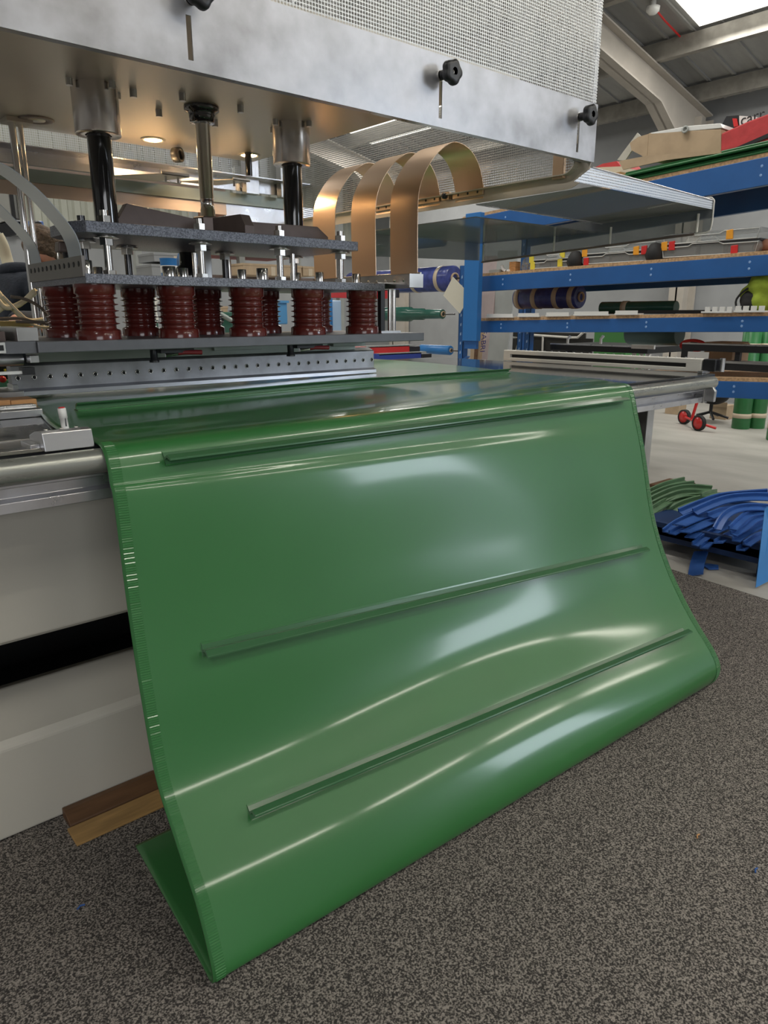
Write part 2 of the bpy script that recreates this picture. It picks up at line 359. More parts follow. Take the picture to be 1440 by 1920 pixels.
# table
t = thing('work_table', 'welding table with polished metal top carrying the green belt', 'table', (1.6, 2.7, 0))
MB().box((T0, 1.535, .955), (3.30, 3.32, .978)).build('table_top', TABLE, t, bev=.003)
MB().box((T0, 1.52, .9765), (.50, 1.9, .979)).build('worn_edge_plate', TABLES, t)
m = MB()
for (y0, y1, z) in ((1.52, 1.555, .984), (1.66, 1.675, .983)): m.box((T0, y0, .9785), (.42, y1, z))
m.build('edge_ribs', TABLES, t, bev=.001)
for (x, y) in ((2.86, 1.60), (2.86, 3.2), (1.95, 3.2)):
    MB().box((x, y, .006), (x+.055, y+.055, .955)).build('leg', BRUSH, t, bev=.003)
MB().box((1.9, 1.62, .89), (3.2, 1.66, .955)).box((1.9, 3.2, .89), (3.2, 3.24, .955)).build('apron', ALU, t)
# rails on the left of the table
a = at(0, 772, Z=.99); MB().box((T0, 2.13, .979), (.62, 2.30, 1.0)).build('table_strip_dummy', ORNG, t) if False else None
t = thing('wooden_strip', 'orange-brown wooden strip lying on the table at far left edge', 'strip', (.2, 2.3, .979))
MB().box((T0, 2.24, .979), (.53, 2.33, 1.008)).box((.531, 2.24, .979), (.60, 2.33, 1.006)).build('strip_body', ORNG, t, bev=.002)
t = thing('guide_rail', 'bright aluminium guide rail with grooves on the table, left of belt', 'rail', (.1, 2.1, .979))
slab([(2.05, .979), (2.15, .979), (2.15, 1.004), (2.10, 1.006), (2.10, .998), (2.085, .996), (2.075, 1.0), (2.05, .998)], T0, .56).build('profile', ALU, t, bev=.001)
MB().box((T0, 2.36, .979), (.60, 2.52, 1.02)).build('rear_rail', BRUSH, t, bev=.002)
# ruler mark plate
# clamp block with red-capped pin
t = thing('stop_block', 'machined aluminium stop block beside the belt edge on the table', 'block', (.46, 1.55, .979))
x0, x1 = .405, .502
slab([(1.500, .978), (1.505, 1.000), (1.508, 1.014), (1.525, 1.016), (1.56, 1.012), (1.60, 1.0), (1.60, .979), (1.53, .979)], x0, x1).build('block_body', mat('machined_block', (.55, .55, .56), .3, .9), t, bev=.0015)
slab([(1.53, .9785), (1.60, .9785), (1.60, .990), (1.53, .990)], x0-.018, x0).build('foot', ALU, t, bev=.001)
m = MB()
for k in range(3): m.lathe((x0+.02+k*.03, 1.55, 1.014), (0, 0, 1), [(0, .004), (.002, .0035), (.0021, .002)], 10)
m.build('screw', CHROME, t)
a = at(117, 800, Y=1.57); ax = a.x
t = thing('sensor_pin', 'white threaded sensor pin with red top standing on the aluminium block', 'sensor', (ax, 1.555, 1.013))
MB().lathe((ax+.001, 1.555, 1.012), (-.06, .02, 1), [(0, .0075), (.022, .0075), (.0221, .0082), (.042, .0082), (.043, .0075)], 16).build('pin_body', WHITEP, t)
MB().lathe((ax-.0016, 1.5558, 1.0552), (-.06, .02, 1), [(0, .0065), (.0012, .0065), (.002, .004)], 16).build('red_cap', RED, t)
MB().lathe((ax+.001, 1.5472, 1.018), (0, .08, 1), [(0, .0012), (.018, .0012)], 6).build('black_slit', BLKPL, t)
# loose floor piece in front of the base
t = thing('kick_board', 'varnished wooden angle board on carpet under the cream base', 'board', (.6, 1.65, .006))
slab([(1.655, .006), (1.66, .018), (1.700, .034), (1.717, .034), (1.717, .006)], .395, 1.85).build('back_board', WOODB, t, bev=.002)
slab([(1.585, .006), (1.585, .012), (1.654, .016), (1.654, .006)], .386, 1.85).build('front_lip', WOODY, t, bev=.002)
m = MB()
for k in range(3): m.lathe((.45+k*.09, 1.68, .025), (0, -.4, 1), [(0, .004), (.0015, .003)], 8)
m.build('nail', WOODB, t)
# white fence profile at the table end
t = thing('fence_profile', 'long white powder-coated frame profile with slot on right table end', 'profile', (3.33, 2.2, .979))
X = 3.33; y0, y1 = 1.61, 2.79
MB().box((X-.02, y0, 1.017), (X+.02, y1, 1.040)).build('top_bar', WHITEM, t, bev=.003)
MB().box((X-.02, y0, .980), (X+.02, y1, .999)).build('bottom_bar', WHITEM, t, bev=.003)
MB().box((X-.02, y0, .995), (X+.02, y0+.075, 1.02)).build('end_block', WHITEM, t, bev=.003)
MB().box((X-.02, y1-.05, .995), (X+.02, y1, 1.02)).build('end_block', WHITEM, t, bev=.003)
MB().box((X-.004, y0+.07, .992), (X+.012, y1-.04, 1.023)).build('slot_back', DARKC, t)
m = MB()
for k in range(24): m.lathe((X, y0+.04+k*.048, 1.040), (0, 0, 1), [(0, .005), (.004, .005)], 8)
m.build('rivets', BRUSH, t)
t = thing('fence_clamp', 'dark metal hinge clamp at the near end of white fence', 'clamp', (3.34, 1.56, .979))
MB().box((3.31, 1.545, .985), (3.36, 1.605, 1.04)).build('clamp_body', BLKPL, t, bev=.004)
MB().cyl((3.345, 1.53, .985), (3.345, 1.53, 1.045), .012, 12).build('pivot', BRUSH, t)
MB().box((3.26, 1.575, .978), (3.33, 1.60, .99)).build('base_tab', BRUSH, t, bev=.002)
# ================================================================ the belt
LR = [((.66, 3.25, .9835), (2.72, 3.25, .9835)), ((.635, 2.53, .983), (2.70, 2.55, .984)), ((.515, 1.83, .983), (2.56, 1.87, .985)),
      ((.512, 1.64, .985), (2.46, 1.60, .989)), ((.508, 1.515, .984), (2.425, 1.475, .992)), ((.505, 1.468, .975), (2.419, 1.432, .983)),
      ((.503, 1.444, .945), (2.412, 1.408, .945)), ((.501, 1.432, .91), (2.405, 1.385, .885)), ((.499, 1.415, .87), (2.392, 1.345, .785)),
      ((.490, 1.372, .655), (2.366, 1.266, .551)), ((.481, 1.328, .488), (2.347, 1.187, .393)), ((.473, 1.27, .338), (2.335, 1.115, .288)),
      ((.468, 1.18, .231), (2.325, 1.035, .200)), ((.464, 1.103, .149), (2.318, .972, .135)), ((.459, 1.050, .070), (2.312, .942, .085)),
      ((.456, 1.030, .028), (2.306, .945, .040)), ((.456, 1.045, .011), (2.302, .972, .013)), ((.462, 1.10, .009), (2.305, 1.04, .009)),
      ((.478, 1.30, .009), (2.32, 1.28, .009)), ((.493, 1.493, .009), (2.34, 1.49, .009))]
NS = len(LR)-1
def crp(P, s):
    i = min(int(s), NS-1); t = s-i
    a = P[max(i-1, 0)]; b = P[i]; c = P[i+1]; d = P[min(i+2, NS)]
    return .5*((2*b)+(c-a)*t+(2*a-5*b+4*c-d)*t*t+(3*b-a-3*c+d)*t**3)
PL = [Vector(a) for a, b in LR]; PR = [Vector(b) for a, b in LR]
def sstep(a, b, x): x = max(0, min(1, (x-a)/(b-a))); return x*x*(3-2*x)
def wave(s, u):
    h = sstep(7.5, 9.2, s)*(1-sstep(14.5, 16, s)); e = math.sin(PI*u)**.5 if 0 < u < 1 else 0
    lo = 1-.75*sstep(10.8, 12.2, s); w = (.007*math.sin(2.2*u*PI+s*.9)*e+.0035*math.sin(5.1*u+s*1.9+.7)+.0015*math.sin(9*u-2.3*s)*e)*lo
    w += -.010*math.exp(-((u-.62)/.22)**2)*math.exp(-((s-10.3)/1.0)**2)
    w += .010*math.exp(-((u-.93)/.07)**2)*math.exp(-((s-9.6)/1.2)**2)
    tb = (1-sstep(3.2, 4.0, s))*.0035*(1+math.sin(7*u+s*2.6))*sstep(0, .05, u)
    return w*h, tb
def bp0(s, u): return crp(PL, s).lerp(crp(PR, s), u)
def bnorm(s, u):
    e = .02; a = bp0(min(NS, s+e), u)-bp0(max(0, s-e), u); b = bp0(s, min(1, u+e))-bp0(s, max(0, u-e))
    return a.cross(b).normalized() * -1
def bpos(s, u, h=0):
    w, tb = wave(s, u); n = bnorm(s, u); p = bp0(s, u)+n*(w+h); p.z += tb
    if s > 15.5: p.z = max(p.z, .0085+0*h)
    return p
nsgn = 1 if bnorm(9.5, .5).y < 0 else -1
if nsgn < 0:
    _bn = bnorm
    def bnorm(s, u): return _bn(s, u)*-1
belt = thing('conveyor_belt', 'glossy green conveyor belt draped over the table edge down to the carpet', 'belt', (1.4, 1.2, .006))
MB().grid(lambda a, b: bpos(a*NS, b), NS*12, 110).build('belt_sheet', GREEN, belt, solid=.004, flip=False)
# ribbed edge strips welded along the two sides
def edge_strip(u0, u1):
    m = MB(); n = 300; s0, s1 = 4.3, NS-.02
    # arc length stepping for even ribs
    ss = []; acc = 0; s = s0; last = bpos(s, u0)
    K = 4000; tab = [(s0, 0)]
    for i in range(1, K+1):
        q = s0+(s1-s0)*i/K; p = bpos(q, u0); acc += (p-last).length; last = p; tab.append((q, acc))
    tot = acc; j = 0; N = int(tot/.00125); rows = []
    for i in range(N+1):
        tgt = tot*i/N
        while j < K and tab[j+1][1] < tgt: j += 1
        q = tab[j][0]; h = .0026 + (.0009 if (i//2) % 2 == 0 else 0)
        nn = bnorm(q, u0); rows.append((bpos(q, u0)+nn*h, bpos(q, u1)+nn*h))
    vs = [p for r in rows for p in r]; fs = [(2*i, 2*i+1, 2*i+3, 2*i+2) for i in range(len(rows)-1)]
    return m.add(vs, fs)
o = edge_strip(.003, .014).build('ribbed_edge', GREEN, belt, flip=False)
o = edge_strip(.986, .997).build('ribbed_edge', GREEN, belt, flip=False)
# cleats: welded foot with a leaning hooked blade
def cleat(s, u0, u1, sgn=1, hgt=.026, ds=0.0):
    m = MB(); n = 60; path = []; ups = []
    for i in range(n+1):
        u = u0+(u1-u0)*i/n; ss = s+ds*(i/n); path.append(bpos(ss, u, .002)); ups.append(bnorm(ss, u))
    k = hgt/.026
    # side (+ = down the belt), normal
    prof = [(-.012, 0), (.014, 0), (.014, .003), (.004, .0045), (.0035, .015*k), (.015, .024*k), (.016, .027*k), (.012, .028*k), (-.001, .019*k), (-.001, .0045), (-.012, .003)]
    prof = [(a*sgn, b) for a, b in prof]
    m.sweep(path, prof, ups)
    foot = MB().sweep(path[:2]+path[2:], [(-.016*sgn, -.001), (.017*sgn, -.001), (.017*sgn, .0018), (-.016*sgn, .0018)], ups)
    c = m.build('cleat', GREENC, belt, bev=.0006)
    foot.build('weld_foot', GREEN, c)
    return c
cleat(1.62, .045, .955, hgt=.021)
cleat(6.0, .062, .955, hgt=.030)
cleat(9.62, .075, .93, hgt=.028)
cleat(12.0, .085, .95, hgt=.028)
# small debris on the carpet
for (u, v, mt, lb) in ((1419, 1634, BLUEST, 'tiny blue plastic offcut lying on the carpet at right'), (940, 1392, CREAMC, 'tiny pale crumb lying on the carpet in front of belt'), (1310, 1570, ORNG, 'tiny orange crumb lying on the carpet at lower right'), (152, 1703, BLUEST, 'tiny pale blue shred on the carpet at lower left')):
    a = at(u, v, Z=.008); MB().tube([a+Vector((-.008, 0, .002)), a+Vector((0, .004, .004)), a+Vector((.009, .003, .002))], .002, 6).build('offcut', mt); tag(bpy.context.scene.objects[-1] if False else COL.objects[-1], lb, 'debris')
# ================================================================ the press
PY0, PY1 = 2.12, 2.63
pr = thing('welding_press', 'press head with grey plates, red-brown insulators and threaded rods', 'machine', (1.3, 2.36, 1.02))
MB().box((.588, PY0, 1.139), (2.03, 2.66, 1.170)).build('lower_platen', GREYPS, pr, bev=.003)
MB().box((.734, PY0, 1.324), (1.825, PY1, 1.350)).build('middle_plate', GREYP, pr, bev=.0015)
c = .028
poly = [(.722+c, PY0), (1.708-c*.4, PY0), (1.708, PY0+c*.4), (1.708, PY1-c), (1.708-c, PY1), (.93, PY1), (.86, 2.52), (.722, 2.34), (.722, PY0+c*2)]
MB().prism([(a, b, 1.458) for a, b in poly], (0, 0, .030)).build('upper_plate', GREYP, pr, bev=.0015)
# ribbed insulators
def insul(x, y):
    z0 = 1.170; H = 1.324-1.170; R = .0595
    p = [(0, R*1.05), (.024, R*1.05), (.027, R), (.030, R*.86)]
    n = 5; a0 = .034; st = (H-.034-.030)/n
    for k in range(n):
        z = a0+st*k
        p += [(z, R*.85), (z+st*.40, R*.85), (z+st*.56, R*1.02), (z+st*.64, R*1.03), (z+st*.74, R*.86)]
    p += [(H-.030, R*.86), (H-.026, R*.97), (H, R*.97)]
    return MB().lathe((x, y, z0), (0, 0, 1), p, 36).build('insulator', BRICKR, pr)
i0 = insul(.782, 2.195)
for k, x in enumerate((1.032, 1.281, 1.528, 1.775)): ident(pr, i0, (x-.782, 0, 0))
for x in (.782, 1.032, 1.281, 1.528, 1.775): ident(pr, i0, (x-.782, .29, 0))
# threaded rods with nuts and washers
def rod(x, y, black=False):
    M = mat('dark_rod', (.10, .10, .105), .25, .9) if black else CHROME
    r = MB().cyl((x, y, 1.350), (x, y, 1.525), .0115, 14).build('threaded_rod', M if black else STEEL, pr)
    for (z, h, R) in ((1.350, .013, .0205), (1.431, .019, .0205), (1.491, .019, .0195)): MB().cyl((x, y, z), (x, y, z+h), R, 6, phase=.3).build('hex_nut', STEEL, r, bev=.001)
    for (z, h, R) in ((1.4505, .004, .036), (1.4545, .0035, .030), (1.488, .003, .032)): MB().lathe((x, y, z), (0, 0, 1), [(0, R*.96), (h*.5, R), (h, R*.96)], 24).build('washer', STEEL, r)
    return r
def rodc(r0, x, y):
    r = ident(pr, r0, (x, y, 0))
    for g in r0.children: q = g.copy(); COL.objects.link(q); q.parent = r
r0 = rod(.825, 2.18)
for x in (1.118, 1.408, 1.665): rodc(r0, x-.825, 0)
r1 = rod(1.0, 2.47, True)
rodc(r1, .815-1.0, 2.34-2.47)
for x in (1.36, 1.66): rodc(r1, x-1.0, 0)
f_ = MB().lathe((.772, 2.385, 1.350), (0, 0, 1), [(0, .024), (.07, .024), (.072, .020)], 20).build('steel_fitting', CHROME, pr); MB().prism([(.748, 2.365, 1.422), (.795, 2.365, 1.422), (.795, 2.405, 1.422), (.748, 2.405, 1.422)], (.004, .002, .030)).build('dark_nut_block', BROWNP, f_, bev=.004)
# bright socket caps standing on the middle plate
m = MB()
cap = None
for (x, y, h, rr) in ((.765, 2.21, .026, .019), (.93, 2.56, .03, .015), (1.04, 2.25, .022, .018), (1.11, 2.30, .022, .015), (1.30, 2.25, .022, .013), (1.355, 2.21, .026, .017), (1.55, 2.30, .022, .017), (1.60, 2.22, .022, .013), (1.745, 2.19, .02, .014)):
    h += .014; rr *= 1.15; MB().lathe((x, y, 1.350), (0, 0, 1), [(0, rr), (h-.002, rr), (h, rr*.93)], 20).build('socket_cap', CHROME, pr)
for (x, y, h) in ((1.155, 2.30, .085), (1.50, 2.24, .095), (.90, 2.62, .07), (1.42, 2.55, .09)):
    MB().cyl((x, y, 1.350), (x, y, 1.350+h), .0085, 12).build('short_pillar', CHROME, pr)
MB().box((1.245, 2.42, 1.35), (1.28, 2.45, 1.458)).build('square_pillar', BRUSH, pr, bev=.002)
# black piston seen between the plates
MB().lathe((1.27, 2.58, 1.350), (0, 0, 1), [(0, .05), (.03, .055), (.055, .045), (.065, .032), (.108, .030)], 24).build('black_damper', BLKROD, pr)
# spider beams on the upper plate
zu = 1.488
def beam(p0, p1, h0, h1, w, name='spider_beam', chamf=.35):
    p0 = Vector(p0); p1 = Vector(p1); d = (p1-p0).normalized(); s = Vector((-d.y, d.x, 0))*w/2; L = (p1-p0).length
    P = [p0, p1, p1+Vector((0, 0, h1*.45)), p1-d*L*.10+Vector((0, 0, h1)), p0+Vector((0, 0, h0))]
    return MB().prism([q-s for q in P], s*2).build(name, BROWNP, pr, bev=.0015)
beam((1.245, 2.36, zu), (.93, 2.36, zu), .050, .085, .035)
beam((1.245, 2.34, zu), (1.69, 2.30, zu), .060, .060, .035)
beam((1.245, 2.36, zu), (1.285, 2.16, zu), .060, .062, .04)
beam((1.245, 2.36, zu), (1.20, 2.58, zu), .060, .062, .04)
MB().lathe((1.245, 2.36, zu), (0, 0, 1), [(0, .055), (.062, .055), (.066, .05)], 8).build('hub', BROWNP, pr, bev=.001)
# guide rods
MB().cyl((.90, 2.36, zu), (.90, 2.36, 1.89), .0345, 32).build('black_piston', BLKROD, pr)
MB().cyl((1.59, 2.36, zu), (1.59, 2.36, 1.89), .0345, 32).build('black_piston', BLKROD, pr)
MB().lathe((1.245, 2.36, zu+.062), (0, 0, 1), [(0, .032), (.004, .032), (.008, .025), (.03, .024), (.031, .022), (.06, .022), (.061, .0245), (.062, .0235), (.30, .0235)], 28).build('silver_piston', CHROME, pr)
m = mat('collar_steel', (.66, .61, .57), .25, 1)
for x in (.90, 1.59):
    cc = MB().lathe((x, 2.36, 1.757), (0, 0, 1), [(0, .038), (0, .0645), (.003, .066), (.133, .066)], 36, False).build('collar', m, pr)
    for a in (.3, 1.87, 3.44, 5.0):
        px, py = x+.083*math.cos(a), 2.36+.083*math.sin(a); MB().cyl((px, py, 1.872), (px, py, 1.892), .0095, 14).build('collar_bolt', BRUSH, cc)
MB().lathe((1.245, 2.36, 1.843), (0, 0, 1), [(0, .024), (0, .040), (.02, .042), (.03, .045), (.034, .056), (.046, .056)], 28, False).build('rubber_bush', BLKROD, pr)
# electrode clamp bar below the platen
br = thing('electrode_bar', 'long perforated aluminium clamp bar just above the belt', 'bar', (1.2, 2.2, 1.02))
X0, X1 = .592, 2.045; zb = .9995
MB().prism([(X0, 2.45, zb), (X0, 2.45, zb+.087), (X0, 2.456, zb+.092), (X0, 2.49, zb+.103), (X0, 2.495, zb+.103), (X0, 2.495, zb)], (X1-X0, 0, 0)).build('bar_body', GALV, br, bev=.001)
MB().prism([(X0+.01, 2.433, zb-.004), (X0+.01, 2.433, zb+.010), (X0+.01, 2.45, zb+.018), (X0+.01, 2.495, zb+.018), (X0+.01, 2.495, zb-.004)], (X1-X0-.01, 0, 0)).build('lower_lip', mat('bright_aluminium', (.80, .81, .86), .28, .85), br, bev=.001)
MB().prism([(X0-.005, 2.43, zb-.004), (X0-.005, 2.43, zb+.033), (X0-.005, 2.495, zb+.033), (X0-.005, 2.495, zb-.004)], (.016, 0, 0)).build('end_bracket', BRUSH, br, bev=.001)
us = [34, 64, 93, 121, 148, 174, 200, 226, 251, 275, 299, 322, 345, 368, 390, 411, 432, 450.5, 470.6, 490.8, 509.8, 528.3, 546.5, 564.6, 581.8, 600, 617, 633.5, 649.5, 665.5, 681]
h0 = None
n = 31
for k in range(n):
    x = X0+.018+k*(X1-X0-.03)/(n-1); z = zb+.051
    if h0 is None:
        h0 = MB().lathe((x, 2.4495, z), (0, 1, 0), [(0, .0085), (-.0015, .008), (-.0018, .0055), (.0, .0052)], 14, False).build('bush', STEEL, br)
        d0 = MB().lathe((x, 2.4489, z), (0, 1, 0), [(0, .0056), (.0003, .0056)], 12).build('hole', BLKRUB, br); hx = x
    else: ident(br, h0, (x-hx, 0, 0)); ident(br, d0, (x-hx, 0, 0))
MB().box((.68, 2.46, 1.095), (1.95, 2.60, 1.139)).build('spacer_plate', TEALW, br, bev=.001)
for (x0, x1) in ((1.28, 1.48), (1.62, 1.78), (1.82, 1.99)): MB().box((x0, 2.44, 1.112), (x1, 2.46, 1.139)).build('spacer_block', TEALW, br, bev=.001)
# toggle clamps with red handles, under the platen
for (x, lb) in ((1.0, 'left'), (1.50, 'right')):
    t = thing('toggle_clamp', 'small toggle clamp with dark red handle under the platen, the %s one' % lb, 'clamp', (x, 2.17, 1.10))
    MB().box((x-.05, 2.155, 1.125), (x+.06, 2.20, 1.1385)).build('clamp_base', BLKPL, t)
    MB().cyl((x-.03, 2.17, 1.118), (x+.02, 2.165, 1.124), .006, 8).build('clamp_arm', CHROME, t)
    MB().tube([(x+.01, 2.165, 1.124), (x+.03, 2.16, 1.126), (x+.085, 2.155, 1.124)], .0075, 10).build('red_handle', mat('dark_red', (.22, .02, .025), .4), t)
    MB().lathe((x-.065, 2.175, 1.098), (0, 0, 1), [(0, .015), (.006, .015), (.008, .011), (.04, .011)], 14).build('black_foot', BLKPL, t)
# left end of the platen: blocks and cylinder
t = thing('platen_side_unit', 'silver blocks and clamp cylinder fixed at the left end of platen', 'machine', (.5, 2.2, 1.05))
MB().box((.545, 2.14, 1.171), (.598, 2.40, 1.207)).build('top_block', BRUSH, t, bev=.001)
MB().box((.505, 2.13, 1.139), (.587, 2.45, 1.171)).build('side_block', GREYPS, t, bev=.001)
MB().box((.30, 2.20, 1.16), (.53, 2.5, 1.196)).build('dark_cross_bar', BROWNP, t)
f = MB().box((.475, 2.12, 1.142), (.508, 2.125, 1.170)).build('socket_plate', WHITEP, t, bev=.001)
MB().box((.480, 2.1185, 1.149), (.490, 2.1199, 1.163)).box((.493, 2.1185, 1.149), (.503, 2.1199, 1.163)).build('sockets', DARKC, f)
MB().cyl((.50, 2.22, 1.12), (.57, 2.22, 1.12), .018, 16).build('air_cylinder', ALU, t)
MB().box((.575, 2.16, 1.112), (.598, 2.20, 1.132)).build('end_lug', BRUSH, t, bev=.001)
MB().box((.2, 2.17, 1.083), (.555, 2.185, 1.091)).build('white_flat_rod', WHITEP, t)
MB().box((.553, 2.165, 1.08), (.585, 2.20, 1.10)).build('black_clip', BLKPL, t)
# ---------------------------------------------------------------- straps
def band(path, y0, y1, name, mt, th=.0012):
    P = cr(path, 6); m = MB(); vs = []; n = len(P)
    for i, p in enumerate(P):
        t = (P[min(i+1, n-1)]-P[max(i-1, 0)]).normalized(); nn = Vector((-t.z, 0, t.x))*th
        for (yy, s) in ((y0, -1), (y1, -1), (y1, 1), (y0, 1)): q = p+nn*s; vs.append((q.x, yy, q.z))
    fs = [(i*4+k, i*4+(k+1) % 4, (i+1)*4+(k+1) % 4, (i+1)*4+k) for i in range(n-1) for k in range(4)]
    m.add(vs, fs, False); o = m.build(name, mt); o.data.polygons.foreach_set('use_smooth', [True]*len(o.data.polygons))
    e = o.modifiers.new('e', 'EDGE_SPLIT'); e.split_angle = .8
    return o
PXS = [(783, 512), (783, 440), (784, 378), (789, 345), (801, 315), (822, 285), (851, 266), (880, 279), (898, 309), (907, 353)]
path = [at(u, v, Y=1.97) for u, v in PXS]
path.append(path[-1]+Vector((0, 0, -.035)))
for (y0, y1, lb) in ((1.97, 2.115, 'nearest the camera'), (2.20, 2.345, 'in the middle of the three'), (2.45, 2.60, 'farthest back beside the press rods')):
    o = band([(p.x, 0, p.z) for p in path], y0, y1, 'copper_strap', COPPER)
    tag(o, 'wide bent copper earthing strap right of the press, '+lb, 'strap', 'arched copper straps')
t = thing('strap_bracket', 'folded metal bracket with rivets holding the lower copper strap ends', 'bracket', (1.86, 2.28, 1.34))
MB().box((1.853, 1.962, 1.332), (1.862, 2.62, 1.385)).build('upright_flange', STEEL, t, bev=.001)
MB().box((1.80, 2.132, 1.3505), (1.861, 2.62, 1.355)).box((1.80, 1.958, 1.332), (1.866, 1.963, 1.378)).build('flat_flange', STEEL, t)
m = MB()
for k in range(12): m.lathe((1.853, 2.0+k*.05, 1.36), (-1, 0, 0), [(0, .006), (.002, .005), (.003, .002)], 10)
m.build('rivets', STEEL, t)
for (x, y) in ((1.90, 2.18),):
    t = thing('guide_post', 'upright bright guide post at right end of the press', 'post', (x, y, 1.17))
    MB().cyl((x, y, 1.175), (x, y, 1.332), .008, 14).cyl((x+.022, y, 1.175), (x+.022, y, 1.332), .008, 14).build('post_tube', CHROME, t)
    MB().box((x-.05, y-.01, 1.170), (x+.05, y+.03, 1.178)).build('post_foot', BRUSH, t)
    MB().box((x-.035, y+.01, 1.178), (x-.015, y+.03, 1.332)).build('dark_spring_unit', BLKPL, t)
    MB().box((x-.055, y+.05, 1.170), (x-.02, y+.09, 1.215)).build('white_block', WHITEP, t, bev=.002)
# left strap pair and their bracket
L1 = [(154, 489), (154, 483), (147, 452), (133, 425), (103, 389), (73, 357), (34, 325), (0, 305), (-45, 293)]
p1 = [at(u, v, Y=2.13) for u, v in L1]
o = band([(p.x, 0, p.z) for p in p1], 2.13, 2.235, 'grey_strap', STRAPG); tag(o, 'wide bent dull grey strap arching off left end of the press', 'strap')
q = [(p.x, 0, p.z) for p in p1]
o = band(q, 2.50, 2.60, 'grey_strap', STRAPG); tag(o, 'bent grey strap behind the first one on the left, partly hidden', 'strap')
t = thing('left_strap_bracket', 'folded metal bar with a row of dark holes on the left plate edge', 'bracket', (.735, 2.38, 1.35))
MB().box((.729, 2.122, 1.342), (.738, 2.63, 1.397)).build('bar', mat('dull_steel_bar', (.26, .245, .23), .4, .8), t, bev=.001)
for k in range(12): MB().lathe((.7288, 2.15+k*.041, 1.376), (-1, 0, 0), [(0, .008), (.0012, .007), (.0013, .003)], 10).build('bolt_hole', BLKPL, t)
# ================================================================ guard hood
gd = thing('guard_hood', 'aluminium guard hood with perforated walls above the press', 'guard', (1.1, 2.3, 1.64))
GX0, GX1, GY0, GY1, GZ = -1.0, 2.192, 1.5, 3.2, 1.886
fp = MB()
# front panel with three vertical slots
zs = (1.717, 1.886); xs = [-1.0]
slots = [(.775, 1.735, 1.815), (1.484, 1.738, 1.85), (2.096, 1.735, 1.838)]
for (sx, a, b) in slots: xs += [sx-.0058, sx+.0058]
xs.append(GX1)
for i in range(len(xs)-1):
    if i % 2 == 0: fp.box((xs[i], GY0, zs[0]), (xs[i+1], GY0+.003, zs[1]))
    else:
        s_ = slots[i//2]; fp.box((xs[i], GY0, zs[0]), (xs[i+1], GY0+.003, s_[1])).box((xs[i], GY0, s_[2]), (xs[i+1], GY0+.003, zs[1]))
fp.build('front_panel', GALV, gd)
MB().box((GX0, GY0+.003, 1.717), (GX1, GY0+.02, 1.720)).build('panel_lip', ALU, gd)
# inner frame rail behind the panel, seen through the slots
MB().box((GX0, GY0+.022, 1.80), (GX1, GY0+.03, 2.75)).build('front_mesh', PERF_XZ, gd) if False else None
o = MB().add([(GX0, GY0+.006, 1.84), (GX1, GY0+.006, 1.84), (GX1, GY0+.006, 2.75), (GX0, GY0+.006, 2.75)], [(0, 1, 2, 3)]).build('front_mesh', PERF_XZ, gd, flip=False)
o = MB().add([(GX1, GY0+.01, 1.66), (GX1, GY1, 1.66), (GX1, GY1, 2.75), (GX1, GY0+.01, 2.75)], [(0, 1, 2, 3)]).build('side_mesh', PERF_YZ, gd, flip=False)
o = MB().add([(GX0, GY1, 1.84), (GX1, GY1, 1.84), (GX1, GY1, 2.75), (GX0, GY1, 2.75)], [(0, 1, 2, 3)]).build('rear_mesh', PERF_XZ, gd, flip=False)
for (x, y) in ((GX1-.02, GY0+.008), (GX1-.02, GY1-.02)):
    MB().box((x, y, 1.70 if y > 2 else 1.89), (x+.0195, y+.003, 2.75)).box((x+.0165, y, 1.70 if y > 2 else 1.89), (x+.0195, y+.02, 2.75)).build('corner_angle', ALU, gd)
MB().box((1.86, GY1-.06, 1.78), (1.93, GY1-.02, 2.75)).build('rear_post', ALU, gd, bev=.002)
MB().box((2.05, GY1-.06, 1.78), (2.09, GY1-.02, 2.75)).build('rear_post', BRUSH, gd, bev=.002)
# side angle with rounded front corner
yy = [3.2, 2.6, 2.0, 1.66, 1.60]; path = [(2.186, y, 1.668) for y in yy]
import itertools
arc = [(2.186, 1.60-.075*math.sin(a), 1.668+.075*(1-math.cos(a))) for a in [PI/2*k/8 for k in range(1, 9)]]
P = path+arc+[(2.186, 1.525, 1.80)]
ups = []
for i, p in enumerate(P):
    tt = (Vector(P[min(i+1, len(P)-1)])-Vector(P[max(i-1, 0)])).normalized(); ups.append(Vector((1, 0, 0)).cross(tt)*-1)
MB().sweep(P, [(-.002, -.022), (.002, -.022), (.002, .020), (.028, .020), (.028, .023), (-.002, .023)], ups).build('side_angle', mat('side_angle_metal', (.66, .60, .52), .42, .6), gd)
# copper strips clamped on the side angle under the strap feet
for (y0, y1) in ((1.965, 2.12), (2.195, 2.35), (2.44, 2.60)):
    c_ = MB().box((2.172, y0, 1.672), (2.182, y1, 1.694)).build('clamp_strip', COPPER, gd, bev=.001)
    mm = MB()
    for k in range(3): mm.lathe((2.172, y0+.025+k*.05, 1.683), (-1, 0, 0), [(0, .005), (.001, .004)], 8)
    mm.build('strip_screws', BLKPL, c_)
f = MB().box((2.165, 2.135, 1.672), (2.182, 2.175, 1.70)).build('knob_plate', COPPER, gd, bev=.001)
MB().lathe((2.165, 2.155, 1.686), (-1, 0, 0), [(0, .011), (.008, .011), (.012, .007), (.0121, .0)], 12, False).build('black_screw', BLKPL, f)
MB().box((2.165, 1.60, 1.68), (2.18, 1.645, 1.80)).build('corner_bracket', COPPER, gd, bev=.002)
MB().box((2.14, 1.545, 1.722), (2.185, 1.56, 1.775)).build('corner_wiring', STRAPG, gd)
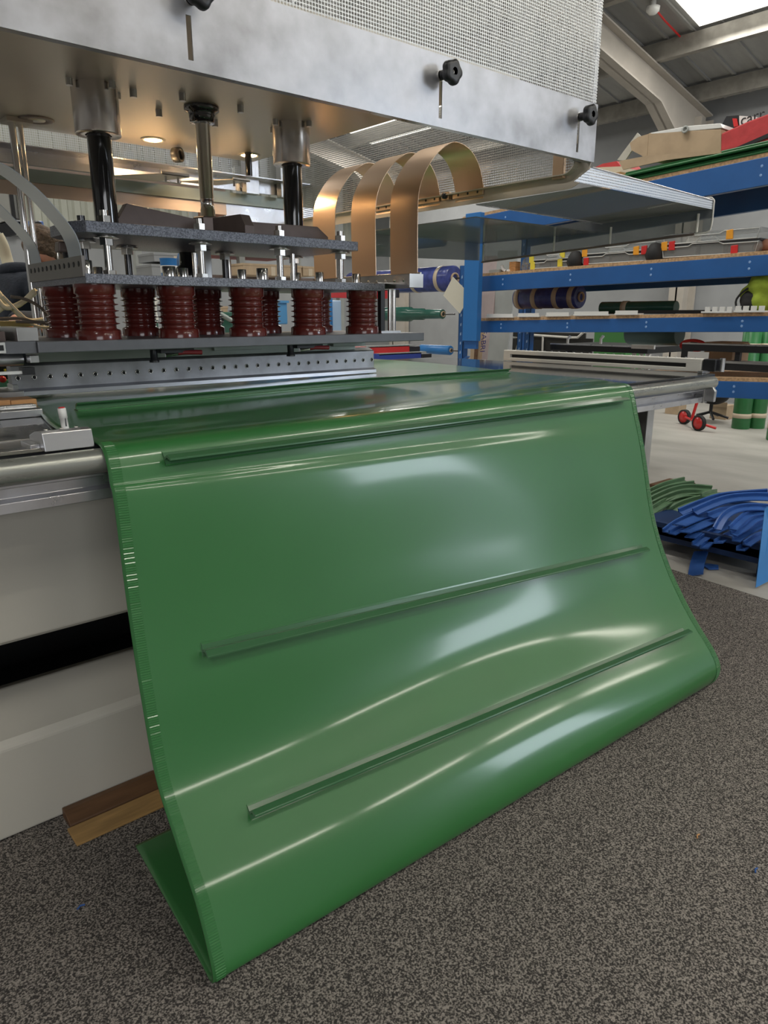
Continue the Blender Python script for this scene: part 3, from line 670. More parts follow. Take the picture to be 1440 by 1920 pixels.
# hood ceiling plate
MB().box((GX0, GY0+.02, 1.890), (1.825, 3.02, 1.900)).build('hood_plate', HOODM, gd)
for (u, v) in ((342, 183), (298, 213), (403, 232), (451, 205), (250, 176)):
    a = at(u, v, Z=1.878); MB().cyl((a.x, a.y, 1.868), (a.x, a.y, 1.892), .0105, 12).build('plate_bolt', BRUSH, gd)
a = at(68, 225, Z=1.888); MB().lathe((a.x, a.y, 1.890), (0, 0, -1), [(0, .058), (.003, .058), (.005, .052), (.005, .036), (.002, .033), (.0021, .0)], 28, False).build('round_vent', BROWNP, gd)
MB().lathe((a.x, a.y, 1.8895), (0, 0, -1), [(0, .030), (.004, .029), (.0041, 0)], 20, False).build('vent_disc', HOODM, gd)
for (u, v, lb) in ((287, 262, 'left'), (467, 291, 'right')):
    a = at(u, v, Z=1.888)
    t = thing('spot_light', 'small warm recessed spotlight in hood underside, the %s one' % lb, 'lamp', (a.x, a.y, 1.888), 'warm spotlights in the hood')
    MB().lathe((a.x, a.y, 1.890), (0, 0, -1), [(0, .047), (.004, .046), (.005, .036), (.003, .035)], 28, False).build('bezel', HOODM, t)
    MB().lathe((a.x, a.y, 1.8898), (0, 0, -1), [(0, .034), (.004, .030), (.0041, 0)], 24, False).build('lens', mat('warm_lens', (1, .85, .6), .4, emit=(1, .66, .32), es=55), t)
    l = bpy.data.lights.new('spot_bulb', 'SPOT'); l.energy = 16; l.color = (1, .68, .38); l.spot_size = 2.6; l.spot_blend = .6; l.shadow_soft_size = .03
    lo = bpy.data.objects.new('spot_bulb', l); COL.objects.link(lo); lo.location = (0, 0, -.012); lo.parent = t
# rear rails
MB().box((GX0, 3.06, 1.775), (1.50, 3.075, 1.800)).box((GX0, 3.06, 1.800), (1.50, 3.19, 1.803)).build('rear_rail', ALU, gd)
MB().box((GX0, 3.19, 1.795), (2.19, 3.199, 1.845)).box((GX0, 3.10, 1.845), (2.19, 3.199, 1.849)).build('rear_channel', ALU, gd)
MB().box((GX0, 3.215, 1.740), (2.19, 3.222, 1.788)).build('rear_beam', TEALW, gd)
MB().add([(GX0, 3.23, 1.690), (1.80, 3.23, 1.690), (1.80, 3.23, 1.80), (GX0, 3.23, 1.80)], [(0, 1, 2, 3)]).build('rear_lower_panel', mat('spot_tinted_steel', (.58, .47, .40), .42, .8), gd, solid=.003)  # warm glow of the hood spotlights is put into this panel's colour
MB().add([(1.80, 3.235, 1.655), (2.36, 3.235, 1.655), (2.36, 3.235, 1.76), (1.80, 3.235, 1.76)], [(0, 1, 2, 3)]).build('rear_lower_panel', ALU, gd, solid=.003)
for (u0, u1, v0, v1, yy_) in ((303, 355, 320, 333, 2.85), (437, 469, 332, 341, 2.85)):
    a = at(u0, v0, Y=yy_); b = at(u1, v1, Y=yy_)
    o = MB().prism([(a.x, yy_, a.z), (b.x, yy_, a.z), (b.x, yy_, b.z), (a.x, yy_, b.z)], (0, .006, 0)).prism([(a.x, yy_, b.z), (b.x, yy_, b.z), (b.x-.05, yy_+.2, b.z+.005), (a.x-.14, yy_+.22, b.z+.005)], (0, 0, .003)).build('sensor_plate', HOODM, gd)
    for k in (.25, .7): MB().cyl((a.x+(b.x-a.x)*k, yy_+.03, b.z-.02), (a.x+(b.x-a.x)*k, yy_+.03, b.z), .005, 8).build('sensor_pin', CHROME, o)
MB().cyl((1.71, 2.86, 1.80), (1.71, 2.86, 1.89), .014, 14).build('black_hose_stub', BLKROD, gd)
a = at(327, 291, Y=2.95); MB().lathe((a.x, 2.95, a.z), (.5, -.9, 0), [(0, .028), (.03, .028), (.031, .018), (.02, .016)], 18).build('camera_socket', BLKPL, gd)
# tubular uprights inside, at left
for (u, d) in ((22, 0), (30, .0)):
    pass
a = at(28, 225, Z=1.885); 
MB().box((a.x-.035, a.y-.03, 1.875), (a.x+.05, a.y+.05, 1.89)).build('upright_flange', HOODM, gd, bev=.001)
for k, dx in enumerate((-.012, .018)): MB().cyl((a.x+dx, a.y+k*.012, 1.05), (a.x+dx, a.y+k*.012, 1.878), .009 if k else .012, 12).build('upright_tube', CHROME, gd)
# star knobs on the front panel
for i, (x, z, lb) in enumerate(((.782, 1.845, 'first from the left, at the top edge'), (1.484, 1.838, 'second, on the middle of the panel'), (2.096, 1.835, 'third, at the right end of panel'))):
    y0 = GY0-.046
    t = thing('star_knob', 'black five-lobed star knob on aluminium guard panel, '+lb, 'knob', (x, GY0-.03, z-.028), 'star knobs on the guard panel')
    R = .031; pts = []
    for k in range(60):
        a = 2*PI*k/60+.3; r_ = R*(1-.15*(.5-.5*math.cos(5*a))**1.3); pts.append((r_*math.cos(a), r_*math.sin(a)))
    vs = []; fs = []; prof = [(0, .60), (0.0, .80), (.003, .95), (.008, 1.0), (.016, 1.0), (.021, .93), (.023, .8), (.023, .45)]
    for (d, k) in prof: vs += [(x+px*k, y0-.006+d, z+pz*k) for px, pz in pts]
    n = 60; fs = [(i_*n+k, i_*n+(k+1) % n, (i_+1)*n+(k+1) % n, (i_+1)*n+k) for i_ in range(len(prof)-1) for k in range(n)]
    mm = MB().add(vs, fs, True); mm.add(vs[-n:], [tuple(range(n))])
    mm.add([(x+.6*R*.55*math.cos(2*PI*k/16), y0+.008, z+.6*R*.55*math.sin(2*PI*k/16)) for k in range(16)], [tuple(range(16))])
    # ring closing the front face around the bore
    o = mm.build('knob_head', BLKPL, t)
    f = MB()
    inn = [(x+.009*math.cos(2*PI*k/60), y0-.006, z+.009*math.sin(2*PI*k/60)) for k in range(60)]
    out = [(x+px*.60, y0-.006, z+pz*.60) for px, pz in pts]
    f.add(inn+out, [(k, (k+1) % 60, 60+(k+1) % 60, 60+k) for k in range(60)]).build('knob_face', BLKPL, o)
    MB().lathe((x, y0+.004, z), (0, -1, 0), [(0, .0085), (.001, .0085), (.0011, .004), (-.001, .004)], 14, False).build('insert_screw', CHROME, o)
    MB().lathe((x, y0+.015, z), (0, 1, 0), [(0, .017), (.008, .012), (.024, .012)], 20).build('knob_neck', BLKPL, t)
    MB().lathe((x, GY0-.002, z), (0, 1, 0), [(-.001, .013), (.002, .013)], 20).build('knob_washer', STEEL, t)
# ================================================================ side wing guard, right of the hood
wg = thing('side_wing_guard', 'clear plastic and perforated tray guard sticking out right of the hood', 'guard', (2.6, 2.0, 1.5))
WX = 3.02
MB().add([(2.2, 1.5, 1.646), (WX, 1.5, 1.646), (WX+.09, 2.06, 1.646), (2.2, 2.02, 1.646)], [(0, 1, 2, 3)]).build('mesh_tray', PERF_XY, wg, flip=False)
MB().add([(2.085, 1.497, 1.648), (WX, 1.497, 1.644), (WX, 1.497, 1.676), (2.175, 1.497, 1.699)], [(0, 1, 2, 3)]).build('mesh_strip', PERF_S, wg, solid=.0015, flip=False)
MB().tube([(2.175, 1.495, 1.700), (WX, 1.495, 1.677)], .0025, 6).build('front_wire_edge', ALU, wg); MB().tube([(2.2, 2.02, 1.645), (WX+.09, 2.06, 1.645)], .003, 6).build('rear_wire_edge', ALU, wg)
MB().prism([(WX, 1.49, 1.575), (WX, 1.51, 1.558), (WX, 2.72, 1.505), (WX, 2.72, 1.62), (WX, 1.505, 1.688), (WX, 1.49, 1.675)], (.004, 0, 0)).build('end_pane', SMOKE, wg)
MB().tube(cr([(WX, 1.78, 1.675), (WX, 1.54, 1.689), (WX, 1.497, 1.682), (WX, 1.492, 1.655), (WX, 1.492, 1.585), (WX, 1.505, 1.56), (WX, 1.56, 1.556)], 5), .0032, 6).build('pane_edge', WHITEM, wg)
MB().tube([(WX, 1.56, 1.556), (WX, 2.72, 1.506)], .005, 6).build('pane_bottom_edge', BROWNP, wg)
MB().add([(2.2, 2.74, 1.50), (WX, 2.74, 1.515), (WX, 2.74, 1.60), (2.2, 2.74, 1.60)], [(0, 1, 2, 3)]).build('rear_pane', SMOKEB, wg, solid=.004)
MB().add([(2.2, 2.02, 1.60), (WX, 2.02, 1.60), (WX, 2.74, 1.60), (2.2, 2.74, 1.60)], [(0, 1, 2, 3)]).build('top_pane', SMOKE, wg, solid=.004)
for y in (1.545, 1.945, 2.25, 2.70):
    zb = 1.556-(y-1.56)*.043
    MB().cyl((WX-.012, y, zb+.004), (WX-.012, y, zb+(.075 if y < 2 else .085)), .0048, 10).build('spacer_rod', WHITEM, wg)
# ================================================================ blue pallet racking along the right
RX, RD = 4.5, .85
rk = thing('pallet_rack', 'blue long-span rack with chipboard shelves along the right side', 'rack', (4.9, 3, 0))
def lineY(pts):       # straight line (Y -> Z) through two photo points on the rack's front plane
    a = at(*pts[0], X=RX); b = at(*pts[1], X=RX); k = (b.z-a.z)/(b.y-a.y); return lambda y: a.z+k*(y-a.y)
YN, YF = 1.0, 4.28
lv = {'bench': (lineY([(1361, 715), (1440, 717)]), .10), 'low': (lineY([(894, 602), (1440, 592.5)]), .09),
      'mid': (lineY([(894, 519), (1440, 477)]), .115), 'top': (lineY([(1200, 343), (1440, 293)]), .15)}
DECK = {}
for nm, (fz, h) in lv.items():
    ya, yb = (YN, 2.9) if nm == 'bench' else (YN, YF)
    za, zb_ = fz(ya), fz(yb); DECK[nm] = (ya, yb, fz)
    for (x, w, hh) in ((RX, .045, h), (RX+RD, .045, h)):
        MB().prism([(x, ya, za), (x, yb, zb_), (x, yb, zb_-hh), (x, ya, za-hh)], (w, 0, 0)).build('beam', BLUER, rk, bev=.003)
    MB().prism([(RX+.006, ya, za+.001), (RX+.006, yb, zb_+.001), (RX+.006, yb, zb_+.022), (RX+.006, ya, za+.022)], (RD+.02, 0, 0)).build('shelf_board', CHIP, rk)
    n = 0; m = MB(); y = ya+.35
    while y < yb-.1:
        for dz in (.3, .62): m.lathe((RX-.0005, y, fz(y)-h*dz), (-1, 0, 0), [(0, .008), (.001, .007), (.0015, .002)], 8)
        y += .62
    m.build('beam_studs', mat('stud_blue', (.25, .42, .75), .3), rk)
def upright(x, y, z0, z1, w=.055):
    m = MB().box((x, y, z0), (x+.004, y+w, z1)).box((x, y, z0), (x+.06, y+.004, z1)).box((x, y+w-.004, z0), (x+.06, y+w, z1)); o = m.build('upright', BLUER, rk)
    s = MB(); z = z0+.1
    while z < z1-.05:
        s.add([(x-.0008, y+w*.38, z), (x-.0008, y+w*.60, z-.008), (x-.0008, y+w*.62, z+.012), (x-.0008, y+w*.40, z+.022)], [(0, 1, 2, 3)]); z += .075
    s.build('upright_slots', mat('slot_light', (.35, .50, .72), .6), o, flip=False)
upright(RX-.005, YF-.05, 0, 1.62); upright(RX+RD-.12, 4.12, 0, 1.55)
upright(RX-.005, YN-.05, 0, 2.3); upright(RX+RD, YN-.05, 0, 2.3); upright(RX+RD, 4.3, 0, 2.0)
for z in (1.44, 1.20, 1.05, .88):
    MB().prism([(RX-.01, YF-.05, z), (RX-.01, YF-.10, z+.025), (RX-.01, YF-.115, z+.02), (RX-.01, YF-.05, z-.03)], (.03, 0, 0)).build('roll_bracket', BLUER, rk)
a = at(873, 400, X=4.32); b = at(893, 640, X=4.32)
t = thing('blue_beam_offcut', 'bright blue box-section post hanging in front of the rack end', 'post', (4.32, (a.y+b.y)/2, b.z))
MB().box((4.32, b.y, b.z), (4.37, a.y, 1.98)).build('post_body', mat('bright_blue', (.03, .18, .50), .34, coat=.2), t, bev=.004)
MB().box((4.33, b.y+.012, b.z-.06), (4.36, a.y-.015, b.z)).build('inner_stub', BLUER, t)
# square sheet of card pinned on end
c = at(852, 556, X=4.42)
def pt(u, v): return at(u, v, X=4.42)
o = MB().prism([pt(849, 519), pt(877, 548), pt(877, 562), pt(862, 588), pt(831, 554)], (.004, 0, 0)).build('white_card', mat('off_white_card', (.70, .67, .56), .6)); tag(o, 'off-white square card hanging cornerwise beside the blue post', 'card')
def ybox(nm, u0, v0, u1, v1, X, d, mt, parent=None, bev=0):
    """box whose front face lies on the plane x = X and spans two photo points"""
    a = at(u0, v0, X=X); b = at(u1, v1, X=X)
    return MB().box((X, min(a.y, b.y), min(a.z, b.z)), (X+d, max(a.y, b.y), max(a.z, b.z))).build(nm, mt, parent, bev=bev)
def xbox(nm, u0, v0, u1, v1, Y, d, mt, parent=None, bev=0):
    a = at(u0, v0, Y=Y); b = at(u1, v1, Y=Y)
    return MB().box((min(a.x, b.x), Y, min(a.z, b.z)), (max(a.x, b.x), Y+d, max(a.z, b.z))).build(nm, mt, parent, bev=bev)
# ------------------------------------------------ organiser cases on the middle shelf
zf = DECK['mid'][2]
def case(u0, u1, hgt, seam, lat, lb, X=4.56):
    y0 = at(u1, 480, X=X).y; y1 = at(u0, 480, X=X).y; z = zf((y0+y1)/2)+.023
    t = thing('organiser_case', lb, 'case', (X+.15, (y0+y1)/2, z), 'clear organiser cases on the middle shelf')
    zs = z+hgt*seam
    def shell(za, zb): 
        return MB().prism([(X, y0+.02, za), (X, y1-.02, za), (X, y1, (za+zb)/2), (X, y1-.015, zb), (X, y0+.015, zb), (X, y0, (za+zb)/2)], (.32, 0, 0))
    shell(z, zs-.004).build('lower_shell', CLEARB, t, bev=.004); shell(zs+.004, z+hgt).build('lid', CLEARB, t, bev=.004)
    MB().box((X+.004, y0+.01, zs-.009), (X+.31, y1-.01, zs+.007)).build('seam', BLKPL, t)
    OUTL = mat('case_edge_plastic', (.62, .63, .62), .3)
    ym = (y0+y1)/2; w_ = (y1-y0)
    for (za, zb2, nm_) in ((zs+.010, z+hgt-.006, 'lid_rib'), (z+.006, zs-.012, 'base_rib')):
        pts_ = [(y1-.03, za), (y1-.02, zb2), (ym+w_*.20, zb2), (ym+w_*.16, zb2-.014*(1 if nm_ == 'lid_rib' else -1)), (ym-w_*.10, zb2-.014*(1 if nm_ == 'lid_rib' else -1)), (ym-w_*.15, zb2), (y0+.02, zb2), (y0+.03, za), (y1-.03, za)]
        MB().tube([(X-.003, a_, b_) for a_, b_ in pts_], .0032, 6).build(nm_, OUTL, t)
    for k in range(3):
        yy = y0+.06+(y1-y0-.12)*k/3; MB().box((X+.02, yy, z+.01), (X+.25, yy+(y1-y0)*.22, zs-.012)).build('inner_tray', mat('tray_grey', (.12, .12, .125), .6), t)
    for (k, dz, mt) in lat:
        yy = y1-(y1-y0)*k; MB().prism([(X-.008, yy-.022, zs+dz-.028), (X-.008, yy+.02, zs+dz-.028), (X-.008, yy+.022, zs+dz+.024), (X-.008, yy-.018, zs+dz+.028)], (.010, 0, 0)).build('latch', mt, t, bev=.003)
    MB().tube([(X-.012, (y0+y1)/2+.07, zs+.012), (X-.02, (y0+y1)/2+.05, zs+.03), (X-.02, (y0+y1)/2-.05, zs+.03), (X-.012, (y0+y1)/2-.07, zs+.012)], .006, 6).build('handle', CLEARB, t)
case(995, 1088, .115, .48, ((.03, .02, YELL), (.06, -.03, YELL), (.66, .04, YELL), (.62, -.02, YELL), (.86, .0, BLKPL)), 'clear organiser case with yellow latches, farthest along the middle shelf')
case(1090, 1232, .125, .5, ((.05, .02, ORAN), (.08, -.04, RED), (.74, .01, ORAN), (.84, .01, RED)), 'clear organiser case in the middle of the row, orange and red latches paired')
case(1236, 1425, .145, .52, ((.05, .0, ORAN), (.13, .0, RED), (.70, .04, ORAN), (.76, -.05, RED)), 'nearest and largest clear organiser case with upright orange latch')
for (u, d) in ((1078, 0), (1226, 0)):
    a = at(u, 480, X=4.55); t0 = MB().lathe((4.56, a.y, zf(a.y)+.024), (0, 0, 1), [(0, .05), (.03, .062), (.07, .05), (.10, .03), (.11, 0)], 9, False).build('black_bag', BLKRUB)
    tag(t0, 'crumpled black bag stuffed between two organiser cases, %s' % ('left gap' if u < 1100 else 'right gap'), 'bag')
o = ybox('wooden_block', 955, 491, 966, 509, 4.6, .06, ORNG, bev=.002); tag(o, 'small upright wooden block at the far end of middle shelf', 'block')
t = thing('hardware_bag', 'clear bag of small metal parts beside the wooden block', 'bag', at(985, 505, X=4.62))
a = at(985, 505, X=4.62); z = zf(a.y)+.023
MB().lathe((4.66, a.y, z), (0, 0, 1), [(0, .05), (.03, .06), (.08, .05), (.11, .02)], 10).build('clear_sack', CLEARB, t)
mm = MB(); random.seed(3)
for k in range(12):
    p = Vector((4.66+random.uniform(-.03, .03), a.y+random.uniform(-.035, .035), z+.01+random.uniform(0, .05))); mm.cyl(p, p+Vector((random.uniform(-.02, .02), random.uniform(-.02, .02), .01)), .006, 6)
mm.build('metal_parts', CHROME, t)
t = thing('pipe_fittings', 'small pile of pale plastic fittings at far end of middle shelf', 'fittings', at(930, 510, X=4.6))
a = at(930, 510, X=4.62); z = zf(a.y)+.023
MB().box((4.6, a.y-.05, z), (4.68, a.y+.06, z+.03)).build('flat_box', GREYC, t, bev=.003)
MB().tube([(4.62, a.y-.10, z+.012), (4.62, a.y-.07, z+.03), (4.63, a.y-.05, z+.055)], .012, 8).tube([(4.6, a.y-.16, z+.012), (4.62, a.y-.12, z+.014)], .012, 8).build('elbow', WHITEP, t)
# rolled leather gloves / log at the near end
a = at(1425, 462, X=4.6); z = zf(a.y)+.023
t = thing('work_gloves', 'brown leather work gloves lying at the near end of middle shelf', 'gloves', (4.65, a.y, z))
GLV = mat('glove_leather', (.33, .15, .09), .7, var=.2, vs=14)
MB().lathe((4.62, a.y+.05, z+.035), (0, -1, .05), [(0, .012), (.02, .03), (.09, .036), (.2, .034), (.3, .03)], 12).build('glove_palm', GLV, t)
for k in range(4): MB().tube([(4.60+k*.018, a.y+.05, z+.03), (4.60+k*.02, a.y+.10, z+.022), (4.61+k*.02, a.y+.13, z+.012)], .010, 8).build('glove_finger', GLV, t)
# ------------------------------------------------ low shelf: white brackets, rolls
zl = DECK['low'][2]
for i, (u0, u1) in enumerate(((912, 963), (971, 1012), (1024, 1068), (1076, 1142), (1153, 1197), (1315, 1372), (1376, 1432))):
    y1 = at(u0, 585, X=4.49).y; y0 = at(u1, 585, X=4.49).y; z = zl((y0+y1)/2)+.023
    t = thing('white_bracket_strip', 'white plastic clip strip on low shelf edge, %s counting from the far end' % ('first', 'second', 'third', 'fourth and long', 'fifth', 'sixth, notched', 'seventh, notched, nearest')[i], 'strip', (4.5, (y0+y1)/2, z), 'white clip strips on the low shelf')
    MB().box((4.485, y0, z), (4.56, y1, z+.010)).build('base', WHITEP, t, bev=.001)
    m = MB().box((4.487, y0+.005, z+.010), (4.493, y1-.004, z+.028))
    if i > 4:
        m = MB(); y = y0
        while y < y1-.02: m.box((4.487, y, z+.010), (4.50, y+.03, z+.036)); y += .045
    m.build('raised_edge', WHITEP, t, bev=.001)
def roll(name, lb, X, Z, r, ya, yb, mt, bands=(), core=True, group=None, steps=None, bm=TAPE):
    t = thing(name, lb, 'roll', (X, (ya+yb)/2, Z-r), group)
    m = MB()
    L = yb-ya; prof = steps or [(0, r*.93), (.006, r), (L-.006, r), (L, r*.93)]
    m.lathe((X, ya, Z), (0, 1, 0), prof, 28).build('roll_body', mt, t)
    for k in bands: m = MB().lathe((X, ya+L*k, Z), (0, 1, 0), [(0, r+.001), (0, r+.004), (.045, r+.004), (.045, r+.001)], 28, False).build('tape_band', bm, t)
    if core: MB().lathe((X, ya-.002, Z), (0, -1, 0), [(0, r*.45), (.012, r*.45), (.012, r*.33), (-.03, r*.33)], 20, False).build('core', CARD, t)
    return t
a = at(1088, 560, X=5.1); b = at(972, 560, X=5.1)
roll('wrapped_roll', 'navy film-wrapped roll with brown tape bands on low shelf', 5.1, 1.372, .088, a.y, b.y, NAVY, (.04, .28, .62, .9))
a = at(1268, 578, X=5.0); b = at(1128, 578, X=5.0)
roll('teal_roll', 'long dark teal roll with one tape band lying on low shelf', 5.0, 1.285, .045, a.y, b.y, DGREEN, (.62,), False)
a = at(1275, 625, X=5.15); b = at(1180, 625, X=5.15)
roll('teal_roll', 'thick dark teal roll hanging just under the low shelf', 5.15, 1.10, .085, a.y, b.y, mat('teal_roll_mat', (.05, .12, .13), .4), (), False)
o = ybox('flat_bar_bundle', 1160, 582, 1330, 588, 4.75, .1, BLKPL); tag(o, 'black flat bars lying behind the white clip strips', 'bars')
# hi-vis jacket on the low shelf
a = at(1425, 548, X=4.62)
t = thing('hi_vis_jacket', 'yellow-green hi-vis jacket with black lining bundled on the low shelf', 'jacket', (4.6, a.y, zl(a.y)+.023))
def blob(c, r, sq=(1, 1, 1), am=.15, seed=1, n=26):
    random.seed(seed); ph = [random.uniform(0, 6) for _ in range(6)]
    def fn(i, j):
        th = i*PI; p = j*2*PI; d = Vector((math.sin(th)*math.cos(p), math.sin(th)*math.sin(p), math.cos(th)))
        k = 1+am*(math.sin(3*d.x+ph[0]+2*d.z)+math.sin(5*d.y+ph[1])+.6*math.sin(7*d.z+4*d.x+ph[2]))/2
        return Vector(c)+Vector((d.x*r*sq[0]*k, d.y*r*sq[1]*k, d.z*r*sq[2]*k))
    return MB().grid(fn, n, n)
blob((4.64, a.y-.04, zl(a.y)+.13), .12, (1, 1.25, .95), .25, 4).build('jacket_body', HIVIS, t)
blob((4.575, a.y+.025, zl(a.y)+.085), .066, (.7, 1, .95), .1, 8).build('sleeve_opening', BLKRUB, t)
MB().tube(cr([(4.55, a.y+.09, zl(a.y)+.03), (4.545, a.y+.10, zl(a.y)+.10), (4.55, a.y+.03, zl(a.y)+.165), (4.56, a.y-.06, zl(a.y)+.15)], 4), .006, 6).build('piping', BLKRUB, t)
# ------------------------------------------------ top shelf
zt = DECK['top'][2]
a0 = at(1170, 340, X=4.6); y1 = a0.y
t = thing('green_sheet_stack', 'flattened green rubber sheets folded on the top shelf edge', 'sheets', (4.8, 2.8, zt(2.8)))
m = MB()
for k, (h, xo) in enumerate(((0, 0), (.016, .02), (.034, -.015), (.052, .01))):
    za, zb2 = zt(YN)+.023+h, zt(y1)+.023+h
    MB().prism([(4.50+xo, YN, za), (4.50+xo, y1-.02*k, zb2), (4.50+xo, y1-.02*k, zb2+.014), (4.50+xo, YN, za+.014)], (.55, 0, 0)).build('sheet', MGREEN, t, bev=.006)
a = at(1178, 330, X=4.55); b = at(1352, 262, X=4.55)
t = thing('torn_carton', 'open brown cardboard carton with torn flaps on the top shelf', 'box', (4.7, (a.y+b.y)/2, zt(3)+.09))
def q(u, v, X=4.55): return at(u, v, X=X)
MB().prism([q(1213, 300), q(1352, 284), q(1352, 242), q(1216, 250)], (.38, 0, 0)).build('carton_body', CARD, t, bev=.003)
MB().prism([q(1213, 298), q(1216, 251), q(1196, 257), q(1181, 268), q(1184, 282), q(1200, 290)], (.01, 0, 0)).build('side_flap', CARD, t)
MB().prism([q(1160, 302, 4.50), q(1213, 292, 4.50), q(1350, 281, 4.50), q(1352, 287, 4.50), q(1250, 300, 4.50), q(1168, 318, 4.50)], (.012, 0, 0)).build('bottom_flap', CARD, t)
MB().prism([q(1157, 300, 4.60), q(1195, 249, 4.60), q(1202, 256, 4.60), q(1172, 301, 4.60)], (.01, 0, 0)).build('torn_flap', mat('printed_board', (.52, .50, .44), .7), t)
MB().prism([q(1219, 249), q(1290, 236), q(1350, 231), q(1355, 240), q(1222, 252)], (.30, 0, 0)).build('white_contents', WHITEP, t, bev=.003)
MB().lathe(q(1285, 243, 4.54), (-1, 0, .2), [(0, .022), (.006, .022), (.007, .012), (.0, .012)], 16).build('ring_part', GREYC, t)
a = at(1400, 255, X=4.55)
t = thing('red_covered_tool', 'red cloth draped over a long case on the top shelf', 'cloth', (4.7, a.y, zt(a.y)+.09))
MB().prism([q(1350, 286), q(1440, 270), q(1475, 264), q(1480, 205), q(1440, 213), q(1400, 228), q(1352, 250)], (.4, 0, 0)).build('red_cloth', REDF, t, bev=.01)
MB().prism([q(1362, 284, 4.54), q(1440, 250, 4.54), q(1440, 258, 4.54), q(1372, 285, 4.54)], (.02, 0, 0)).build('dark_trim', BLKPL, t)
t = thing('black_printed_box', 'black box with white printed label and red edge behind the red cloth', 'box', at(1375, 238, X=4.75))
MB().prism([q(1350, 240, 4.75), q(1362, 218, 4.75), q(1385, 216, 4.75), q(1387, 242, 4.75), q(1352, 246, 4.75)], (.3, 0, 0)).build('black_end', BLKPL, t)
MB().prism([q(1386, 217, 4.75), q(1418, 219, 4.75), q(1418, 250, 4.75), q(1386, 240, 4.75)], (.3, 0, 0)).build('white_label', WHITEP, t)
MB().prism([q(1373, 222, 4.74), q(1381, 222, 4.74), q(1384, 236, 4.74), q(1376, 238, 4.74)], (.008, 0, 0)).build('red_edge', RED, t)
def text(s, name, loc, ax_x, ax_y, size, mt, parent, ext=.0006):
    cu = bpy.data.curves.new(name, 'FONT'); cu.body = s; cu.size = size; cu.extrude = ext; cu.materials.append(mt)
    o = bpy.data.objects.new(name, cu); COL.objects.link(o)
    X = Vector(ax_x).normalized(); Z = X.cross(Vector(ax_y)).normalized(); Y = Z.cross(X)
    dg = bpy.context.evaluated_depsgraph_get(); me = bpy.data.meshes.new_from_object(o.evaluated_get(dg)); bpy.data.objects.remove(o)
    R = Matrix((X, Y, Z)).transposed().to_4x4(); me.transform(R)
    o = bpy.data.objects.new(name, me); COL.objects.link(o); root = parent
    while root.parent: root = root.parent
    o.parent = parent; o.location = Vector(loc)-root.location; return o
text('carr', 'lettering', q(1388, 236, 4.748), (0, -1, .12), (0, 0, 1), .085, BLKPL, t)
t = thing('cream_red_box', 'cream box with red lid on the far end of top shelf', 'box', at(1130, 325, X=4.9))
MB().prism([q(1100, 333, 4.9), q(1164, 322, 4.9), q(1164, 312, 4.9), q(1105, 314, 4.9)], (.3, 0, 0)).build('cream_body', mat('cream_card', (.62, .56, .44), .7), t)
MB().prism([q(1115, 314, 4.9), q(1164, 312, 4.9), q(1156, 302, 4.9), q(1130, 307, 4.9)], (.3, 0, 0)).build('red_lid', REDF, t)
# ------------------------------------------------ bench level, right: black bars, paper, carton
zbn = DECK['bench'][2]
t = thing('bar_frame', 'black square-tube frame with bright top edges standing on the bench', 'frame', (4.6, 1.9, .86))
ya = at(1278, 655, X=4.6).y
z1 = at(1440, 650, X=4.6).z; z2 = at(1440, 682, X=4.6).z
MB().box((4.6, 1.0, z1-.04), (4.66, ya, z1)).build('upper_bar', BLKPL, t); MB().box((4.6, 1.0, z1), (4.66, ya, z1+.008)).build('upper_edge', BRUSH, t)
MB().box((4.6, ya-.05, z1-.15), (4.66, ya, z1-.04)).build('end_post', BLKPL, t)
yb = at(1322, 683, X=4.58).y
MB().box((4.58, 1.0, z2-.05), (4.70, yb, z2-.008)).build('lower_bar', BLKPL, t); MB().box((4.58, 1.0, z2-.008), (4.70, yb, z2+.006)).build('lower_edge', BRUSH, t)
y_ = at(1381, 665, X=4.62).y; MB().box((4.62, y_-.02, z2), (4.65, y_+.01, z1-.04)).build('mid_post', BLKPL, t)
o = ybox('paper_sheet', 1290, 659, 1327, 682, 4.59, .002, WHITEP); tag(o, 'white sheet of paper taped to the black frame', 'paper')
t = thing('cardboard_box', 'brown cardboard box behind the black frame on bench', 'box', at(1350, 680, X=5.0))
ybox('box_body', 1322, 643, 1371, 684, 5.0, .25, CARD, t, .003); ybox('lid_edge', 1321, 641, 1372, 646, 4.995, .26, CARD, t, .002)
t = thing('first_aid_ring', 'red-rimmed oval plastic carrier on the bench behind the frame', 'carrier', at(1300, 650, X=5.0))
c = at(1299, 648, X=5.0)
MB().tube(cr([c+Vector((0, .09*math.cos(k*PI/4), .035*math.sin(k*PI/4))) for k in range(9)], 3), .011, 8).build('red_rim', RED, t)
MB().lathe(c, (1, 0, 0), [(0, .03), (.012, .032)], 14).build('dark_centre', DGREEN, t)
# central bench with clamps, seen between the shelves
t = thing('dark_workbench', 'dark workbench top with bright edge and white clamps beyond the fence', 'bench', (5.4, 4.1, .0))
a = at(1032, 645, X=5.45); b = at(1215, 645, X=5.45)
MB().box((5.45, b.y, a.z-.05), (6.2, a.y, a.z)).build('bench_top', BLKPL, t); MB().box((5.445, b.y, a.z-.003), (5.46, a.y, a.z+.008)).build('bright_edge', ALU, t)
ybox('white_front', 1184, 646, 1226, 655, 5.44, .02, WHITEP, t)
for u in (1067, 1129, 1196):
    p = at(u, 640, X=5.44); MB().tube([p+Vector((-.02, 0, -.02)), p+Vector((-.02, 0, .02)), p+Vector((0, -.01, .045))], .012, 8).build('clamp', WHITEP, t)
for u in (1188, 1202, 1216):
    p = at(u, 655, X=5.5); MB().box((5.5, p.y-.012, 0), (5.53, p.y+.012, p.z)).build('leg', WHITEM, t)
